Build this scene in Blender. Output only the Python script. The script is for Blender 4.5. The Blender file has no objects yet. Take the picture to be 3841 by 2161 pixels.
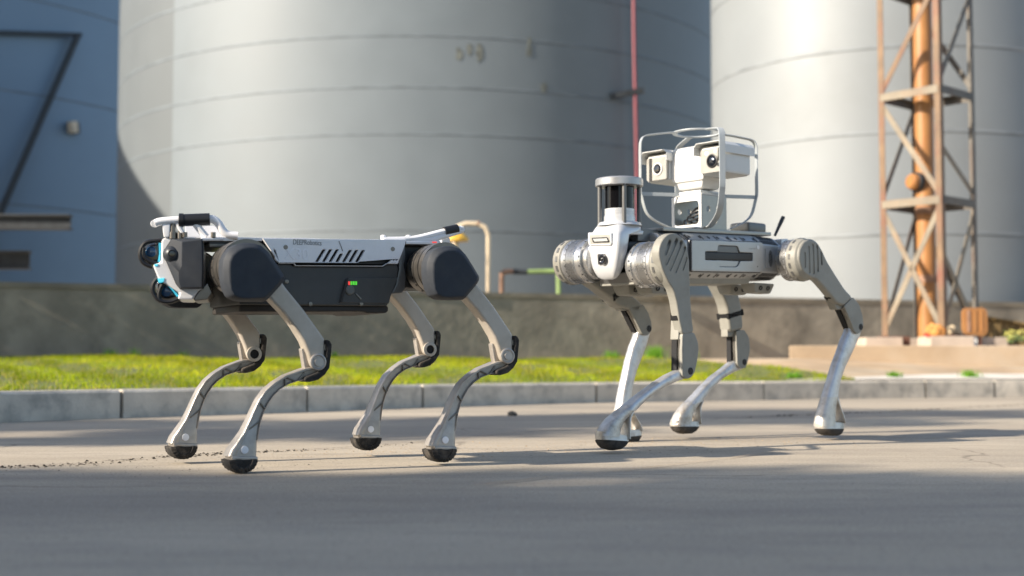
import bpy, bmesh, math, random
import numpy as np
from mathutils import Vector, Matrix
random.seed(11); rng = np.random.default_rng(5)
scene = bpy.context.scene
COL = scene.collection

# ------------------------------------------------------------------ camera
F, CX, CY, HZ, CAMZ = 5000.0, 1920.5, 1080.5, 1370.0, 0.25
PITCH = math.atan((HZ - CY) / F)
cam_d = bpy.data.cameras.new('camera'); cam = bpy.data.objects.new('camera', cam_d); COL.objects.link(cam)
cam.location = (0, 0, CAMZ); cam.rotation_euler = (math.pi / 2 + PITCH, 0, 0)
cam_d.sensor_width = 36; cam_d.lens = F / 3841 * 36; cam_d.clip_start = 0.05; cam_d.clip_end = 2000
cam_d.dof.use_dof = True; cam_d.dof.focus_distance = 3.55; cam_d.dof.aperture_fstop = 2.9
scene.camera = cam

# ------------------------------------------------------------------ sky, sun, exposure
SUN_AZ, SUN_EL = math.radians(25), math.radians(28)          # light travels along +x, turned SUN_AZ towards +y
LDIR = Vector((math.cos(SUN_AZ) * math.cos(SUN_EL), math.sin(SUN_AZ) * math.cos(SUN_EL), -math.sin(SUN_EL)))
world = bpy.data.worlds.new('World'); scene.world = world; world.use_nodes = True
wn = world.node_tree; bg = wn.nodes['Background']
sky = wn.nodes.new('ShaderNodeTexSky'); sky.sky_type = 'NISHITA'; sky.sun_disc = False
sky.sun_elevation = SUN_EL
sky.sun_rotation = math.atan2(-LDIR.x, -LDIR.y)
sky.air_density = 1.0; sky.dust_density = 1.6; sky.ozone_density = 1.2
wn.links.new(sky.outputs['Color'], bg.inputs['Color']); bg.inputs['Strength'].default_value = 0.118
sun_d = bpy.data.lights.new('sun', 'SUN'); sun = bpy.data.objects.new('sun', sun_d); COL.objects.link(sun)
sun_d.energy = 4.8; sun_d.angle = math.radians(0.6); sun_d.color = (1.0, 0.89, 0.75)
sun.rotation_euler = LDIR.to_track_quat('-Z', 'Y').to_euler(); sun.location = (-20, -12, 14)
scene.view_settings.view_transform = 'Standard'; scene.view_settings.look = 'None'
scene.view_settings.exposure = 0.92; scene.view_settings.gamma = 1.0; scene.view_settings.use_curve_mapping = False
scene.render.engine = 'CYCLES'; scene.cycles.use_denoising = True; scene.cycles.max_bounces = 6
scene.cycles.sample_clamp_indirect = 6.0

# ------------------------------------------------------------------ tracing helpers (photograph pixel -> real point)
CAM = Vector((0, 0, CAMZ))
def ray(u, v):
    a, b = (u - CX) / F, (CY - v) / F
    return Vector((a, math.cos(PITCH) - b * math.sin(PITCH), math.sin(PITCH) + b * math.cos(PITCH)))
def onz(u, v, z=0.0):
    d = ray(u, v); return CAM + d * ((z - CAMZ) / d.z)
def atD(u, v, D):
    d = ray(u, v); return CAM + d * (D / d.y)
def crop(x0, y0, s): return lambda x, y: (x0 + x * s, y0 + y * s)
C1 = crop(500, 780, .31746); C2 = crop(950, 860, .34938); C3 = crop(600, 1080, .4968); C4 = crop(1300, 1040, .4968)
C5 = crop(2050, 650, .3313); C6 = crop(2350, 470, .28292); C7 = crop(2400, 800, .34938); C8 = crop(2200, 1020, .48316)
C9 = crop(2800, 860, .58005)
class Frame:
    """upright local frame of a robot: x forward, y to its left (towards the camera), z up"""
    def __init__(s, O, yaw):
        s.O = Vector((O[0], O[1], 0)); s.rz = yaw + math.pi
        s.M = Matrix.Translation(s.O) @ Matrix.Rotation(s.rz, 4, 'Z'); s.I = s.M.inverted()
        s.o = s.I @ CAM; s.R = s.I.to_3x3()
    def P(s, c, y=0.0):
        d = s.R @ ray(*c); return s.o + d * ((y - s.o.y) / d.y)
    def Q(s, c, x):
        d = s.R @ ray(*c); return s.o + d * ((x - s.o.x) / d.x)

# ------------------------------------------------------------------ materials
def lin(c):
    c = c / 255.0
    return c / 12.92 if c <= .04045 else ((c + .055) / 1.055) ** 2.4
MATS = {}
def mat(name, col, rough=.5, metal=0.0, var=.12, scale=20.0, bump=0.0, bscale=None, spec=.5, coat=0.0, dirt=None, dscale=6.0, damt=.5, rvar=.08, emit=None, estr=0.0, trans=0.0):
    """principled surface: base colour broken up by noise, a dirt colour in patches, roughness variation and fine relief"""
    m = bpy.data.materials.new(name); m.use_nodes = True; nt = m.node_tree; N = nt.nodes; L = nt.links
    b = N['Principled BSDF']; tc = N.new('ShaderNodeTexCoord')
    n1 = N.new('ShaderNodeTexNoise'); n1.inputs['Scale'].default_value = scale; n1.inputs['Detail'].default_value = 5
    L.new(tc.outputs['Object'], n1.inputs['Vector'])
    cr = N.new('ShaderNodeMapRange'); cr.inputs['From Min'].default_value = .3; cr.inputs['From Max'].default_value = .7
    cr.inputs['To Min'].default_value = 1 - var; cr.inputs['To Max'].default_value = 1 + var
    L.new(n1.outputs['Fac'], cr.inputs['Value'])
    mx = N.new('ShaderNodeMix'); mx.data_type = 'RGBA'; mx.blend_type = 'MULTIPLY'; mx.inputs['Factor'].default_value = 1
    mx.inputs['A'].default_value = (*col, 1); L.new(cr.outputs['Result'], mx.inputs['B'])
    out = mx.outputs['Result']
    if dirt is not None:
        n2 = N.new('ShaderNodeTexNoise'); n2.inputs['Scale'].default_value = dscale; n2.inputs['Detail'].default_value = 8; n2.inputs['Roughness'].default_value = .65
        L.new(tc.outputs['Object'], n2.inputs['Vector'])
        r2 = N.new('ShaderNodeMapRange'); r2.inputs['From Min'].default_value = .48; r2.inputs['From Max'].default_value = .72
        r2.inputs['To Max'].default_value = damt; L.new(n2.outputs['Fac'], r2.inputs['Value'])
        m2 = N.new('ShaderNodeMix'); m2.data_type = 'RGBA'; L.new(r2.outputs['Result'], m2.inputs['Factor'])
        L.new(out, m2.inputs['A']); m2.inputs['B'].default_value = (*dirt, 1); out = m2.outputs['Result']
    L.new(out, b.inputs['Base Color'])
    rr = N.new('ShaderNodeMapRange'); rr.inputs['To Min'].default_value = max(.02, rough - rvar); rr.inputs['To Max'].default_value = min(1, rough + rvar)
    L.new(n1.outputs['Fac'], rr.inputs['Value']); L.new(rr.outputs['Result'], b.inputs['Roughness'])
    b.inputs['Metallic'].default_value = metal; b.inputs['Specular IOR Level'].default_value = spec; b.inputs['Coat Weight'].default_value = coat
    if trans: b.inputs['Transmission Weight'].default_value = trans
    if bump:
        n3 = N.new('ShaderNodeTexNoise'); n3.inputs['Scale'].default_value = bscale or scale * 6; n3.inputs['Detail'].default_value = 6
        L.new(tc.outputs['Object'], n3.inputs['Vector'])
        bp = N.new('ShaderNodeBump'); bp.inputs['Strength'].default_value = bump; bp.inputs['Distance'].default_value = .01
        L.new(n3.outputs['Fac'], bp.inputs['Height']); L.new(bp.outputs['Normal'], b.inputs['Normal'])
    if emit: b.inputs['Emission Color'].default_value = (*emit, 1); b.inputs['Emission Strength'].default_value = estr
    MATS[name] = m; return m

# ------------------------------------------------------------------ object helpers
def tag(o, label=None, cat=None, group=None, kind=None):
    for k, v in (('label', label), ('category', cat), ('group', group), ('kind', kind)):
        if v: o[k] = v
    return o
def empty(name, loc=(0, 0, 0), rz=0.0):
    o = bpy.data.objects.new(name, None); COL.objects.link(o); o.location = loc; o.rotation_euler = (0, 0, rz); o.empty_display_size = .1
    return o
def link(name, me, m, parent=None, smooth=True, ang=35):
    if m is not None and len(me.materials) == 0: me.materials.append(MATS[m])
    if smooth:
        me.polygons.foreach_set('use_smooth', [True] * len(me.polygons)); me.set_sharp_from_angle(angle=math.radians(ang))
    o = bpy.data.objects.new(name, me); COL.objects.link(o)
    if parent is not None: o.parent = parent
    return o
def bm_mesh(bm, bevel=0.0, seg=2, ang=30):
    bmesh.ops.recalc_face_normals(bm, faces=bm.faces)
    if len(bm.verts) < 20000 and bm.calc_volume(signed=True) < 0: bmesh.ops.reverse_faces(bm, faces=bm.faces)
    if bevel > 0:
        es = [e for e in bm.edges if len(e.link_faces) == 2 and e.calc_face_angle(0) > math.radians(ang)]
        bmesh.ops.bevel(bm, geom=es, offset=bevel, segments=seg, profile=.5, affect='EDGES', clamp_overlap=True)
    me = bpy.data.meshes.new('mesh'); bm.to_mesh(me); bm.free(); return me
def harden(o):
    w = o.modifiers.new('normals', 'WEIGHTED_NORMAL'); w.keep_sharp = True; w.weight = 100; return o
def mk(name, verts, faces, m, parent=None, bevel=0.0, seg=2, smooth=True, ang=35):
    bm = bmesh.new(); vs = [bm.verts.new(v) for v in verts]
    for f in faces:
        try: bm.faces.new([vs[i] for i in f])
        except ValueError: pass
    o = link(name, bm_mesh(bm, bevel, seg), m, parent, smooth, ang)
    if bevel > 0 and smooth: harden(o)
    return o
def box_vf(x0, x1, y0, y1, z0, z1):
    v = [(x, y, z) for x in (x0, x1) for y in (y0, y1) for z in (z0, z1)]
    return v, [(0, 1, 3, 2), (4, 6, 7, 5), (0, 4, 5, 1), (2, 3, 7, 6), (0, 2, 6, 4), (1, 5, 7, 3)]
def box(name, x0, x1, y0, y1, z0, z1, m, parent=None, bevel=.003):
    v, f = box_vf(x0, x1, y0, y1, z0, z1); return mk(name, v, f, m, parent, bevel)
def bars_vf(bars):
    """many square bars (a, b, width, depth) as one vertex / face list"""
    V, Fc = [], []
    for a, b, w, d in bars:
        a, b = Vector(a), Vector(b); t = (b - a).normalized()
        s = t.cross(Vector((0, 0, 1)));  s = s.normalized() if s.length > 1e-4 else Vector((1, 0, 0)); n = s.cross(t)
        k = len(V)
        for p in (a, b):
            for sx, sy in ((-1, -1), (1, -1), (1, 1), (-1, 1)): V.append(p + s * (w / 2 * sx) + n * (d / 2 * sy))
        Fc += [(k, k + 1, k + 2, k + 3), (k + 7, k + 6, k + 5, k + 4)] + [(k + i, k + 4 + i, k + 4 + (i + 1) % 4, k + (i + 1) % 4) for i in range(4)]
    return V, Fc
def bar(name, a, b, w, d, m, parent=None, bevel=.002):
    V, Fc = bars_vf([(a, b, w, d)]); return mk(name, V, Fc, m, parent, bevel)
def prism(name, pts, y0, y1, m, parent=None, bevel=0.0, seg=2):
    """outline of local (x, z) points extruded between y0 and y1"""
    n = len(pts); V = [(p[0], y0, p[1]) for p in pts] + [(p[0], y1, p[1]) for p in pts]
    Fc = [tuple(range(n)), tuple(range(2 * n - 1, n - 1, -1))] + [(i, (i + 1) % n, n + (i + 1) % n, n + i) for i in range(n)]
    return mk(name, V, Fc, m, parent, bevel, seg)
def rounded(pts, r, k=4):
    """round the corners of a 2D outline"""
    out = []; n = len(pts); pts = [Vector((p[0], p[1])) for p in pts]
    for i in range(n):
        p, a, b = pts[i], pts[i - 1], pts[(i + 1) % n]
        da, db = (a - p), (b - p); ra = min(r, da.length * .45); rb = min(r, db.length * .45)
        s, e = p + da.normalized() * ra, p + db.normalized() * rb
        for j in range(k + 1):
            t = j / k; out.append(s * (1 - t) ** 2 + p * 2 * t * (1 - t) + e * t * t)
    return out
def catmull(pts, k=6):
    pts = [Vector(p) for p in pts]; P = [pts[0] * 2 - pts[1]] + pts + [pts[-1] * 2 - pts[-2]]; out = []
    for i in range(1, len(P) - 2):
        for j in range(k):
            t = j / k
            out.append(.5 * (2 * P[i] + (P[i + 1] - P[i - 1]) * t + (2 * P[i - 1] - 5 * P[i] + 4 * P[i + 1] - P[i + 2]) * t * t + (3 * P[i] - P[i - 1] - 3 * P[i + 1] + P[i + 2]) * t ** 3))
    out.append(pts[-1]); return out
def sweep_vf(path, r, n=10, r2=None, side=None):
    """tube (or flat strip: r2 and side given) along a path, closed ends"""
    V, Fc = [], []; N = len(path); prev = None
    for i, p in enumerate(path):
        t = (path[min(i + 1, N - 1)] - path[max(i - 1, 0)]).normalized()
        if prev is None:
            s = Vector(side) if side is not None else (Vector((0, 0, 1)) if abs(t.z) < .9 else Vector((1, 0, 0)))
        else: s = prev
        s = (s - t * s.dot(t)).normalized(); prev = s; q = t.cross(s)
        ri = r[i] if isinstance(r, (list, tuple)) else r
        for j in range(n):
            a = 2 * math.pi * j / n; c, d = math.cos(a), math.sin(a)
            if r2 is None: V.append(p + s * c * ri + q * d * ri)
            else:
                e = .25; V.append(p + s * math.copysign(abs(c) ** e, c) * ri + q * math.copysign(abs(d) ** e, d) * r2)
    for i in range(N - 1):
        for j in range(n):
            Fc.append((i * n + j, i * n + (j + 1) % n, (i + 1) * n + (j + 1) % n, (i + 1) * n + j))
    Fc += [tuple(range(n - 1, -1, -1)), tuple(range((N - 1) * n, N * n))]
    return V, Fc
def tube(name, pts, r, m, parent=None, n=10, k=6, smooth_path=True, r2=None, side=None):
    path = catmull(pts, k) if smooth_path and len(pts) > 2 else [Vector(p) for p in pts]
    if isinstance(r, (list, tuple)) and len(r) != len(path):
        r = list(np.interp(np.linspace(0, 1, len(path)), np.linspace(0, 1, len(r)), r))
    V, Fc = sweep_vf(path, r, n, r2, side); return mk(name, V, Fc, m, parent)
def lathe(name, c, axis, prof, m, parent=None, n=40, ang=30, a0=0.0, a1=2 * math.pi):
    """profile of (distance along axis, radius) turned about the axis through c"""
    c = Vector(c); ax = Vector(axis).normalized(); s = ax.orthogonal().normalized(); q = ax.cross(s); V, Fc = [], []
    full = abs(a1 - a0 - 2 * math.pi) < 1e-6; cols = n if full else n + 1
    for h, r in prof:
        for j in range(cols):
            a = a0 + (a1 - a0) * j / n; V.append(c + ax * h + (s * math.cos(a) + q * math.sin(a)) * r)
    for i in range(len(prof) - 1):
        for j in range(n):
            k = (j + 1) % cols; Fc.append((i * cols + j, i * cols + k, (i + 1) * cols + k, (i + 1) * cols + j))
    if full:
        if prof[0][1] > 1e-5: Fc.append(tuple(range(cols - 1, -1, -1)))
        if prof[-1][1] > 1e-5: Fc.append(tuple(range((len(prof) - 1) * cols, len(prof) * cols)))
    bm = bmesh.new(); vs = [bm.verts.new(v) for v in V]
    for f in Fc: bm.faces.new([vs[i] for i in f])
    bmesh.ops.remove_doubles(bm, verts=bm.verts, dist=1e-6)
    return link(name, bm_mesh(bm), m, parent, True, ang)
def loft(name, st, m, parent=None, n=16, e=.55, e_cap=True):
    """stations (A, B, half thickness, y centre): A and B are local points on the two outline edges"""
    V, Fc = [], []
    for A, B, t, yc in st:
        A, B = Vector(A), Vector(B); mid = (A + B) / 2; h = (B - A) / 2
        for j in range(n):
            a = 2 * math.pi * (j + .5) / n; c, s = math.cos(a), math.sin(a)
            p = mid + h * math.copysign(abs(c) ** e, c); V.append((p.x, yc + math.copysign(abs(s) ** e, s) * t, p.z))
    for i in range(len(st) - 1):
        for j in range(n): Fc.append((i * n + j, i * n + (j + 1) % n, (i + 1) * n + (j + 1) % n, (i + 1) * n + j))
    Fc += [tuple(range(n - 1, -1, -1)), tuple(range((len(st) - 1) * n, len(st) * n))]
    return mk(name, V, Fc, m, parent, ang=50)
def plate(name, outer, holes, y0, y1, m, parent=None, bevel=.002, inset=0.0, res=1):
    """plate with real holes, in the local x-z plane, between y0 and y1"""
    cu = bpy.data.curves.new('c', 'CURVE'); cu.dimensions = '2D'; cu.fill_mode = 'BOTH'
    for pts in [outer] + list(holes):
        sp = cu.splines.new('POLY'); sp.points.add(len(pts) - 1); sp.use_cyclic_u = True
        for i, p in enumerate(pts): sp.points[i].co = (p[0], p[1], 0, 1)
    th = abs(y1 - y0) / 2; cu.extrude = max(th - bevel, 1e-5); cu.bevel_depth = bevel; cu.bevel_resolution = res; cu.offset = -bevel - inset
    o = bpy.data.objects.new('tmp', cu); me = bpy.data.meshes.new_from_object(o); bpy.data.objects.remove(o); bpy.data.curves.remove(cu)
    bm = bmesh.new(); bm.from_mesh(me); bpy.data.meshes.remove(me); yc = (y0 + y1) / 2
    bmesh.ops.remove_doubles(bm, verts=bm.verts, dist=1e-6)
    for v in bm.verts: v.co = Vector((v.co.x, yc + v.co.z, v.co.y))
    return harden(link(name, bm_mesh(bm), m, parent, True, 40))
def lettering(name, text, origin, right, up, size, m, parent, thick=.0006, spacing=1.0, width=None, shear=0.0):
    cu = bpy.data.curves.new('t', 'FONT'); cu.body = text; cu.size = 1; cu.extrude = thick / size; cu.space_character = spacing; cu.shear = shear
    o = bpy.data.objects.new('tmp', cu); me = bpy.data.meshes.new_from_object(o); bpy.data.objects.remove(o)
    xs = [v.co.x for v in me.vertices]; sx = size if width is None else width / (max(xs) - min(xs)); x0 = min(xs)
    R, U = Vector(right).normalized(), Vector(up).normalized(); Nn = R.cross(U); O = Vector(origin)
    for v in me.vertices: v.co = O + R * ((v.co.x - x0) * sx) + U * (v.co.y * size) + Nn * (v.co.z * size)
    me.materials.clear(); return link(name, me, m, parent, False)
def capsule(a, b, w, k=6):
    """outline of a rounded slot from a to b (2D)"""
    a, b = Vector((a[0], a[1])), Vector((b[0], b[1])); t = (b - a).normalized(); n = Vector((-t.y, t.x)); out = []
    for i in range(k + 1):
        th = math.pi * i / k; out.append(b + n * (w / 2 * math.cos(th)) + t * (w / 2 * math.sin(th)))
    for i in range(k + 1):
        th = math.pi * i / k; out.append(a - n * (w / 2 * math.cos(th)) - t * (w / 2 * math.sin(th)))
    return out
def xz(p): return Vector((p.x, p.z))

# ------------------------------------------------------------------ palette
mat('steel_pale', (.158, .186, .203), .55, .04, .05, 1.2, .0, rvar=.06, dirt=(.15, .172, .185), dscale=.5, damt=.35)
mat('steel_shaded', (.125, .142, .15), .65, .10, .06, 1.2, dirt=(.11, .124, .13), dscale=.6, damt=.5)  # darker tank steel with the shade put into its colour
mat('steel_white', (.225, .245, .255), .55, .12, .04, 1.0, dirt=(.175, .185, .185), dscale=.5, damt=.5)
mat('steel_blue', (.175, .25, .33), .5, .2, .06, 1.0, dirt=(.155, .22, .285), dscale=.5, damt=.5)
mat('seam', (.146, .171, .187), .6, .2, .2, 3)
mat('seam_pale', (.205, .223, .232), .6, .2, .2, 3)
mat('rust', (.135, .145, .13), .85, 0, .4, 12, .3)
mat('dark_steel', (.035, .04, .045), .55, .2, .3, 8)
mat('grey_steel', (.13, .13, .12), .6, .2, .3, 6)
mat('wall_concrete', (.30, .268, .21), .9, 0, .30, 2.2, .5, 14, dirt=(.12, .108, .085), dscale=2.1, damt=.75)
mat('coping', (.22, .195, .15), .9, 0, .2, 5, .3, 30)
mat('kerb_stone', (.58, .525, .44), .88, 0, .14, 9, .35, 90, dirt=(.14, .14, .135), dscale=7, damt=.65)
mat('mortar', (.10, .10, .095), .95, 0, .2, 20, .4)
mat('soil', (.40, .29, .18), .95, 0, .22, 2.5, .4, 25, dirt=(.42, .36, .27), dscale=1.2, damt=.8)
mat('plinth', (.44, .33, .22), .9, 0, .18, 1.6, .3, 20, dirt=(.50, .42, .33), dscale=.9, damt=.7)
mat('pale_concrete', (.58, .54, .47), .9, 0, .12, 4, .3, 30)
mat('footing', (.46, .38, .31), .9, 0, .15, 6, .3, 40)
mat('turf_soil', (.11, .13, .03), .95, 0, .35, 5, .3, 30)
mat('tower_paint', (.16, .10, .055), .6, .1, .3, 5, .15, 40, dirt=(.17, .055, .035), dscale=3.0, damt=1.0)
mat('tower_grey', (.11, .10, .085), .6, .15, .3, 5, .15, 40, dirt=(.09, .045, .03), dscale=3.0, damt=.8)
mat('tower_pale', (.20, .17, .125), .6, .1, .25, 5, .15, 40, dirt=(.22, .13, .07), dscale=4.0, damt=.7)
mat('orange_paint', (.35, .165, .055), .45, 0, .14, 4, .08, 40, dirt=(.34, .12, .04), dscale=3, damt=.5)
mat('red_paint', (.20, .04, .055), .5, 0, .15, 4)
mat('cream_paint', (.66, .54, .38), .5, 0, .12, 6)
mat('green_paint', (.24, .34, .12), .55, 0, .2, 6)
mat('rusty_pipe', (.30, .18, .12), .8, .1, .3, 10, .2)
mat('yellow_paint', (.72, .42, .05), .5, 0, .12, 8)
mat('white_paint', (.78, .77, .73), .45, 0, .05, 8)
mat('wood', (.20, .13, .05), .85, 0, .35, 9, .3)
mat('black_hollow', (.010, .010, .011), .8)
mat('bag_cloth', (.62, .50, .33), .9, 0, .25, 12, .3)
mat('orange_cloth', (.62, .28, .08), .85, 0, .25, 9, .3)
mat('red_cloth', (.50, .05, .04), .85, 0, .2, 12)
mat('leaf_green', (.06, .10, .03), .7, 0, .3, 3)
mat('leaf_yellow', (.42, .40, .10), .8, 0, .3, 20)
mat('stone', (.06, .06, .055), .9, 0, .3, 60, .4)
mat('debris', (.035, .028, .02), .95, 0, .4, 80, .4)
mat('brick_red', (.13, .06, .04), .9, 0, .3, 8, .3)
# robots
mat('shell_white', (.80, .80, .81), .38, 0, .03, 30, .02, 400, coat=.15, dirt=(.62, .59, .54), dscale=7, damt=.4)
mat('slate', (.034, .040, .050), .62, 0, .10, 40, .05, 700, spec=.25, dirt=(.075, .075, .072), dscale=9, damt=.35)
mat('slate_soft', (.030, .034, .041), .42, 0, .10, 40, .05, 700)
mat('charcoal', (.052, .054, .052), .62, 0, .12, 30, .06, 600, dirt=(.085, .08, .07), dscale=8, damt=.35)
mat('underside', (.020, .016, .013), .6, 0, .2, 30)
mat('taupe', (.47, .425, .365), .42, .15, .05, 30, .04, 500, dirt=(.36, .315, .25), dscale=12, damt=.65)
mat('cast_metal', (.44, .405, .365), .40, .55, .10, 40, .15, 500, dirt=(.27, .245, .215), dscale=18, damt=.6)
mat('rubber', (.018, .017, .016), .85, 0, .3, 60, .4, 400, dirt=(.12, .10, .08), dscale=34, damt=.85)
mat('black_plastic', (.012, .012, .013), .42, 0, .1, 30)
mat('black_gloss', (.006, .006, .008), .06, 0, .0, 10, coat=.6)
mat('cyan_light', (.10, .52, .62), .3, 0, .05, 10, emit=(.06, .55, .75), estr=.35)
mat('lens_blue', (.01, .05, .12), .05, 0, .0, 10, coat=1.0)
mat('led_green', (.1, .6, .05), .4, emit=(.12, .9, .05), estr=.3)
mat('led_red', (.6, .04, .03), .4, emit=(.9, .06, .05), estr=.5)
mat('grey_print', (.20, .20, .20), .5)
mat('pale_print', (.80, .80, .82), .5)
mat('white_dot', (.80, .82, .86), .35)
mat('gunmetal', (.20, .185, .165), .35, .8, .12, 40)
mat('alu', (.42, .42, .41), .36, .45, .04, 30, .03, 600)
mat('alu_dark', (.15, .15, .147), .38, .5, .06, 30)
mat('fin_dark', (.03, .03, .03), .5, .3)
mat('putty', (.262, .255, .222), .5, 0, .05, 30, .04, 600, dirt=(.17, .155, .125), dscale=9, damt=.6)
mat('silver_paint', (.60, .61, .62), .33, .35, .03, 40, .02, 700)
mat('pod_white', (.66, .66, .635), .40, 0, .03, 20, .02, 500)
mat('pod_face', (.36, .35, .32), .35, .45, .06, 60, .04, 900)
mat('shin_steel', (.62, .62, .62), .42, .75, .09, 30, .16, 260, dirt=(.34, .30, .24), dscale=24, damt=.7)
mat('foot_worn', (.62, .59, .54), .42, .6, .12, 40, .2, 300, dirt=(.22, .16, .10), dscale=22, damt=.8)
mat('strap', (.008, .008, .008), .95, 0, .3, 200, .5, 900)
mat('smoked_glass', (.004, .004, .005), .12, 0, 0, 10, spec=.3)
mat('sole_rubber', (.045, .04, .035), .8, 0, .35, 60, .4, 400, dirt=(.16, .13, .10), dscale=24, damt=.8)
mat('cage_paint', (.42, .45, .46), .42, .2, .04, 30)
mat('lens_glass', (.006, .008, .014), .04, 0, 0, 10, coat=.4, spec=.6)
mat('motor_alu', (.50, .50, .495), .28, .85, .05, 40, .03, 600)
mat('cap_silver', (.40, .405, .41), .34, .55, .04, 40)

# ================================================================== THE SETTING
def sheet(name, verts, faces, m, kind='structure'):
    o = mk(name, verts, faces, m, smooth=True, ang=60); o['kind'] = kind; return o

# ---- concrete ground: fine grain, stains along the traffic, hairline cracks
def ground_material():
    m = bpy.data.materials.new('ground_concrete'); m.use_nodes = True; nt = m.node_tree; N, L = nt.nodes, nt.links; b = N['Principled BSDF']
    tc = N.new('ShaderNodeTexCoord')
    mp = N.new('ShaderNodeMapping'); mp.inputs['Rotation'].default_value = (0, 0, math.radians(-38)); mp.inputs['Scale'].default_value = (.45, 1.6, 1)
    L.new(tc.outputs['Object'], mp.inputs['Vector'])
    def noise(scale, det, rough, vec):
        n = N.new('ShaderNodeTexNoise'); n.inputs['Scale'].default_value = scale; n.inputs['Detail'].default_value = det; n.inputs['Roughness'].default_value = rough
        L.new(vec, n.inputs['Vector']); return n.outputs['Fac']
    def ramp(fac, lo, hi, a, c):
        r = N.new('ShaderNodeMapRange'); r.inputs['From Min'].default_value = lo; r.inputs['From Max'].default_value = hi
        r.inputs['To Min'].default_value = a; r.inputs['To Max'].default_value = c; L.new(fac, r.inputs['Value']); return r.outputs['Result']
    def mix(fac, a, c, mode='MIX'):
        x = N.new('ShaderNodeMix'); x.data_type = 'RGBA'; x.blend_type = mode
        for s, v in (('Factor', fac), ('A', a), ('B', c)):
            if isinstance(v, (tuple, float)): x.inputs[s].default_value = v
            else: L.new(v, x.inputs[s])
        return x.outputs['Result']
    broad = noise(1.1, 6, .6, mp.outputs['Vector']); mid = noise(6, 8, .65, mp.outputs['Vector']); fine = noise(160, 4, .7, tc.outputs['Object'])
    c = mix(ramp(broad, .35, .65, 0, 1), (.395, .338, .258, 1), (.48, .415, .32, 1))
    c = mix(ramp(noise(.7, 6, .62, mp.outputs['Vector']), .44, .60, 0, .62), c, (.25, .22, .185, 1))
    c = mix(ramp(mid, .48, .70, 0, .6), c, (.29, .25, .205, 1))
    c = mix(ramp(noise(55, 3, .6, tc.outputs['Object']), .60, .70, 0, .55), c, (.19, .155, .115, 1))
    c = mix(ramp(noise(80, 2, .5, tc.outputs['Object']), .66, .74, 0, .5), c, (.62, .56, .47, 1))
    c = mix(1.0, c, mix(ramp(fine, .25, .75, 0, 1), (.66, .66, .66, 1), (1.26, 1.26, 1.26, 1)), 'MULTIPLY')
    vo = N.new('ShaderNodeTexVoronoi'); vo.feature = 'DISTANCE_TO_EDGE'; vo.inputs['Scale'].default_value = .55
    wv = N.new('ShaderNodeVectorMath'); wv.operation = 'ADD'; nz = N.new('ShaderNodeTexNoise'); nz.inputs['Scale'].default_value = 3; nz.inputs['Detail'].default_value = 6
    L.new(tc.outputs['Object'], nz.inputs['Vector']); sc_ = N.new('ShaderNodeVectorMath'); sc_.operation = 'SCALE'; sc_.inputs['Scale'].default_value = .35
    L.new(nz.outputs['Color'], sc_.inputs[0]); L.new(tc.outputs['Object'], wv.inputs[0]); L.new(sc_.outputs[0], wv.inputs[1]); L.new(wv.outputs[0], vo.inputs['Vector'])
    crack = ramp(vo.outputs['Distance'], 0.0, .006, 1, 0); gate = ramp(noise(.9, 3, .5, tc.outputs['Object']), .5, .56, 0, .55)
    mm = N.new('ShaderNodeMath'); mm.operation = 'MULTIPLY'; L.new(crack, mm.inputs[0]); L.new(gate, mm.inputs[1])
    c = mix(mm.outputs[0], c, (.08, .065, .05, 1))
    L.new(c, b.inputs['Base Color']); b.inputs['Roughness'].default_value = .82; b.inputs['Specular IOR Level'].default_value = .35
    h = N.new('ShaderNodeMath'); h.operation = 'MULTIPLY_ADD'; L.new(fine, h.inputs[0]); h.inputs[1].default_value = .35; L.new(mid, h.inputs[2])
    bp = N.new('ShaderNodeBump'); bp.inputs['Strength'].default_value = .6; bp.inputs['Distance'].default_value = .008; L.new(h.outputs[0], bp.inputs['Height']); L.new(bp.outputs['Normal'], b.inputs['Normal'])
    MATS['ground'] = m
ground_material()
xs = sorted(set([-220, -120, -60, -30, 30, 60, 120, 220] + list(np.linspace(-14, 14, 57)))); ys = sorted(set([-120, -60, -30, -15, 40, 80, 150, 300] + list(np.linspace(-6, 14, 41))))
V = [(x, y, -.0) for y in ys for x in xs]; nx = len(xs)
sheet('ground', V, [(j * nx + i, j * nx + i + 1, (j + 1) * nx + i + 1, (j + 1) * nx + i) for j in range(len(ys) - 1) for i in range(nx - 1)], 'ground')

# ---- kerb: separate stones along a curve, joints traced from the photograph
KB = [(-900, 1622), (0, 1585), (455, 1568), (1000, 1551), (1580, 1529), (2236, 1510), (2860, 1501), (3463, 1493), (3841, 1490), (4600, 1485), (5600, 1480)]
def kerb_at(u):
    return onz(u, float(np.interp(u, [k[0] for k in KB], [k[1] for k in KB])), 0)
kus = np.linspace(-900, 5600, 300); kpts = [kerb_at(u) for u in kus]
kpts = [sum((kpts[max(0, min(299, i + d))] for d in range(-14, 15)), Vector()) / 29 for i in range(300)]     # smooth the bends
KH, KW = .134, .13
def knorm(i):
    t = (kpts[min(i + 1, 299)] - kpts[max(i - 1, 0)]).normalized(); return Vector((-t.y, t.x, 0))        # away from the road
def kidx(u): return int(round((u + 900) / 6500 * 299))
kerb = mk('kerb', *(lambda q: (q[0], q[1]))((lambda V, Fc: (V, Fc))(
    [p + knorm(i) * w + Vector((0, 0, z)) for i, p in enumerate(kpts) for w, z in ((.012, -.02), (.012, KH - .012), (KW - .01, KH - .012), (KW - .01, -.02))],
    [(i * 4 + j, i * 4 + (j + 1) % 4, (i + 1) * 4 + (j + 1) % 4, (i + 1) * 4 + j) for i in range(299) for j in range(4)])), 'mortar'); kerb['kind'] = 'structure'
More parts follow.
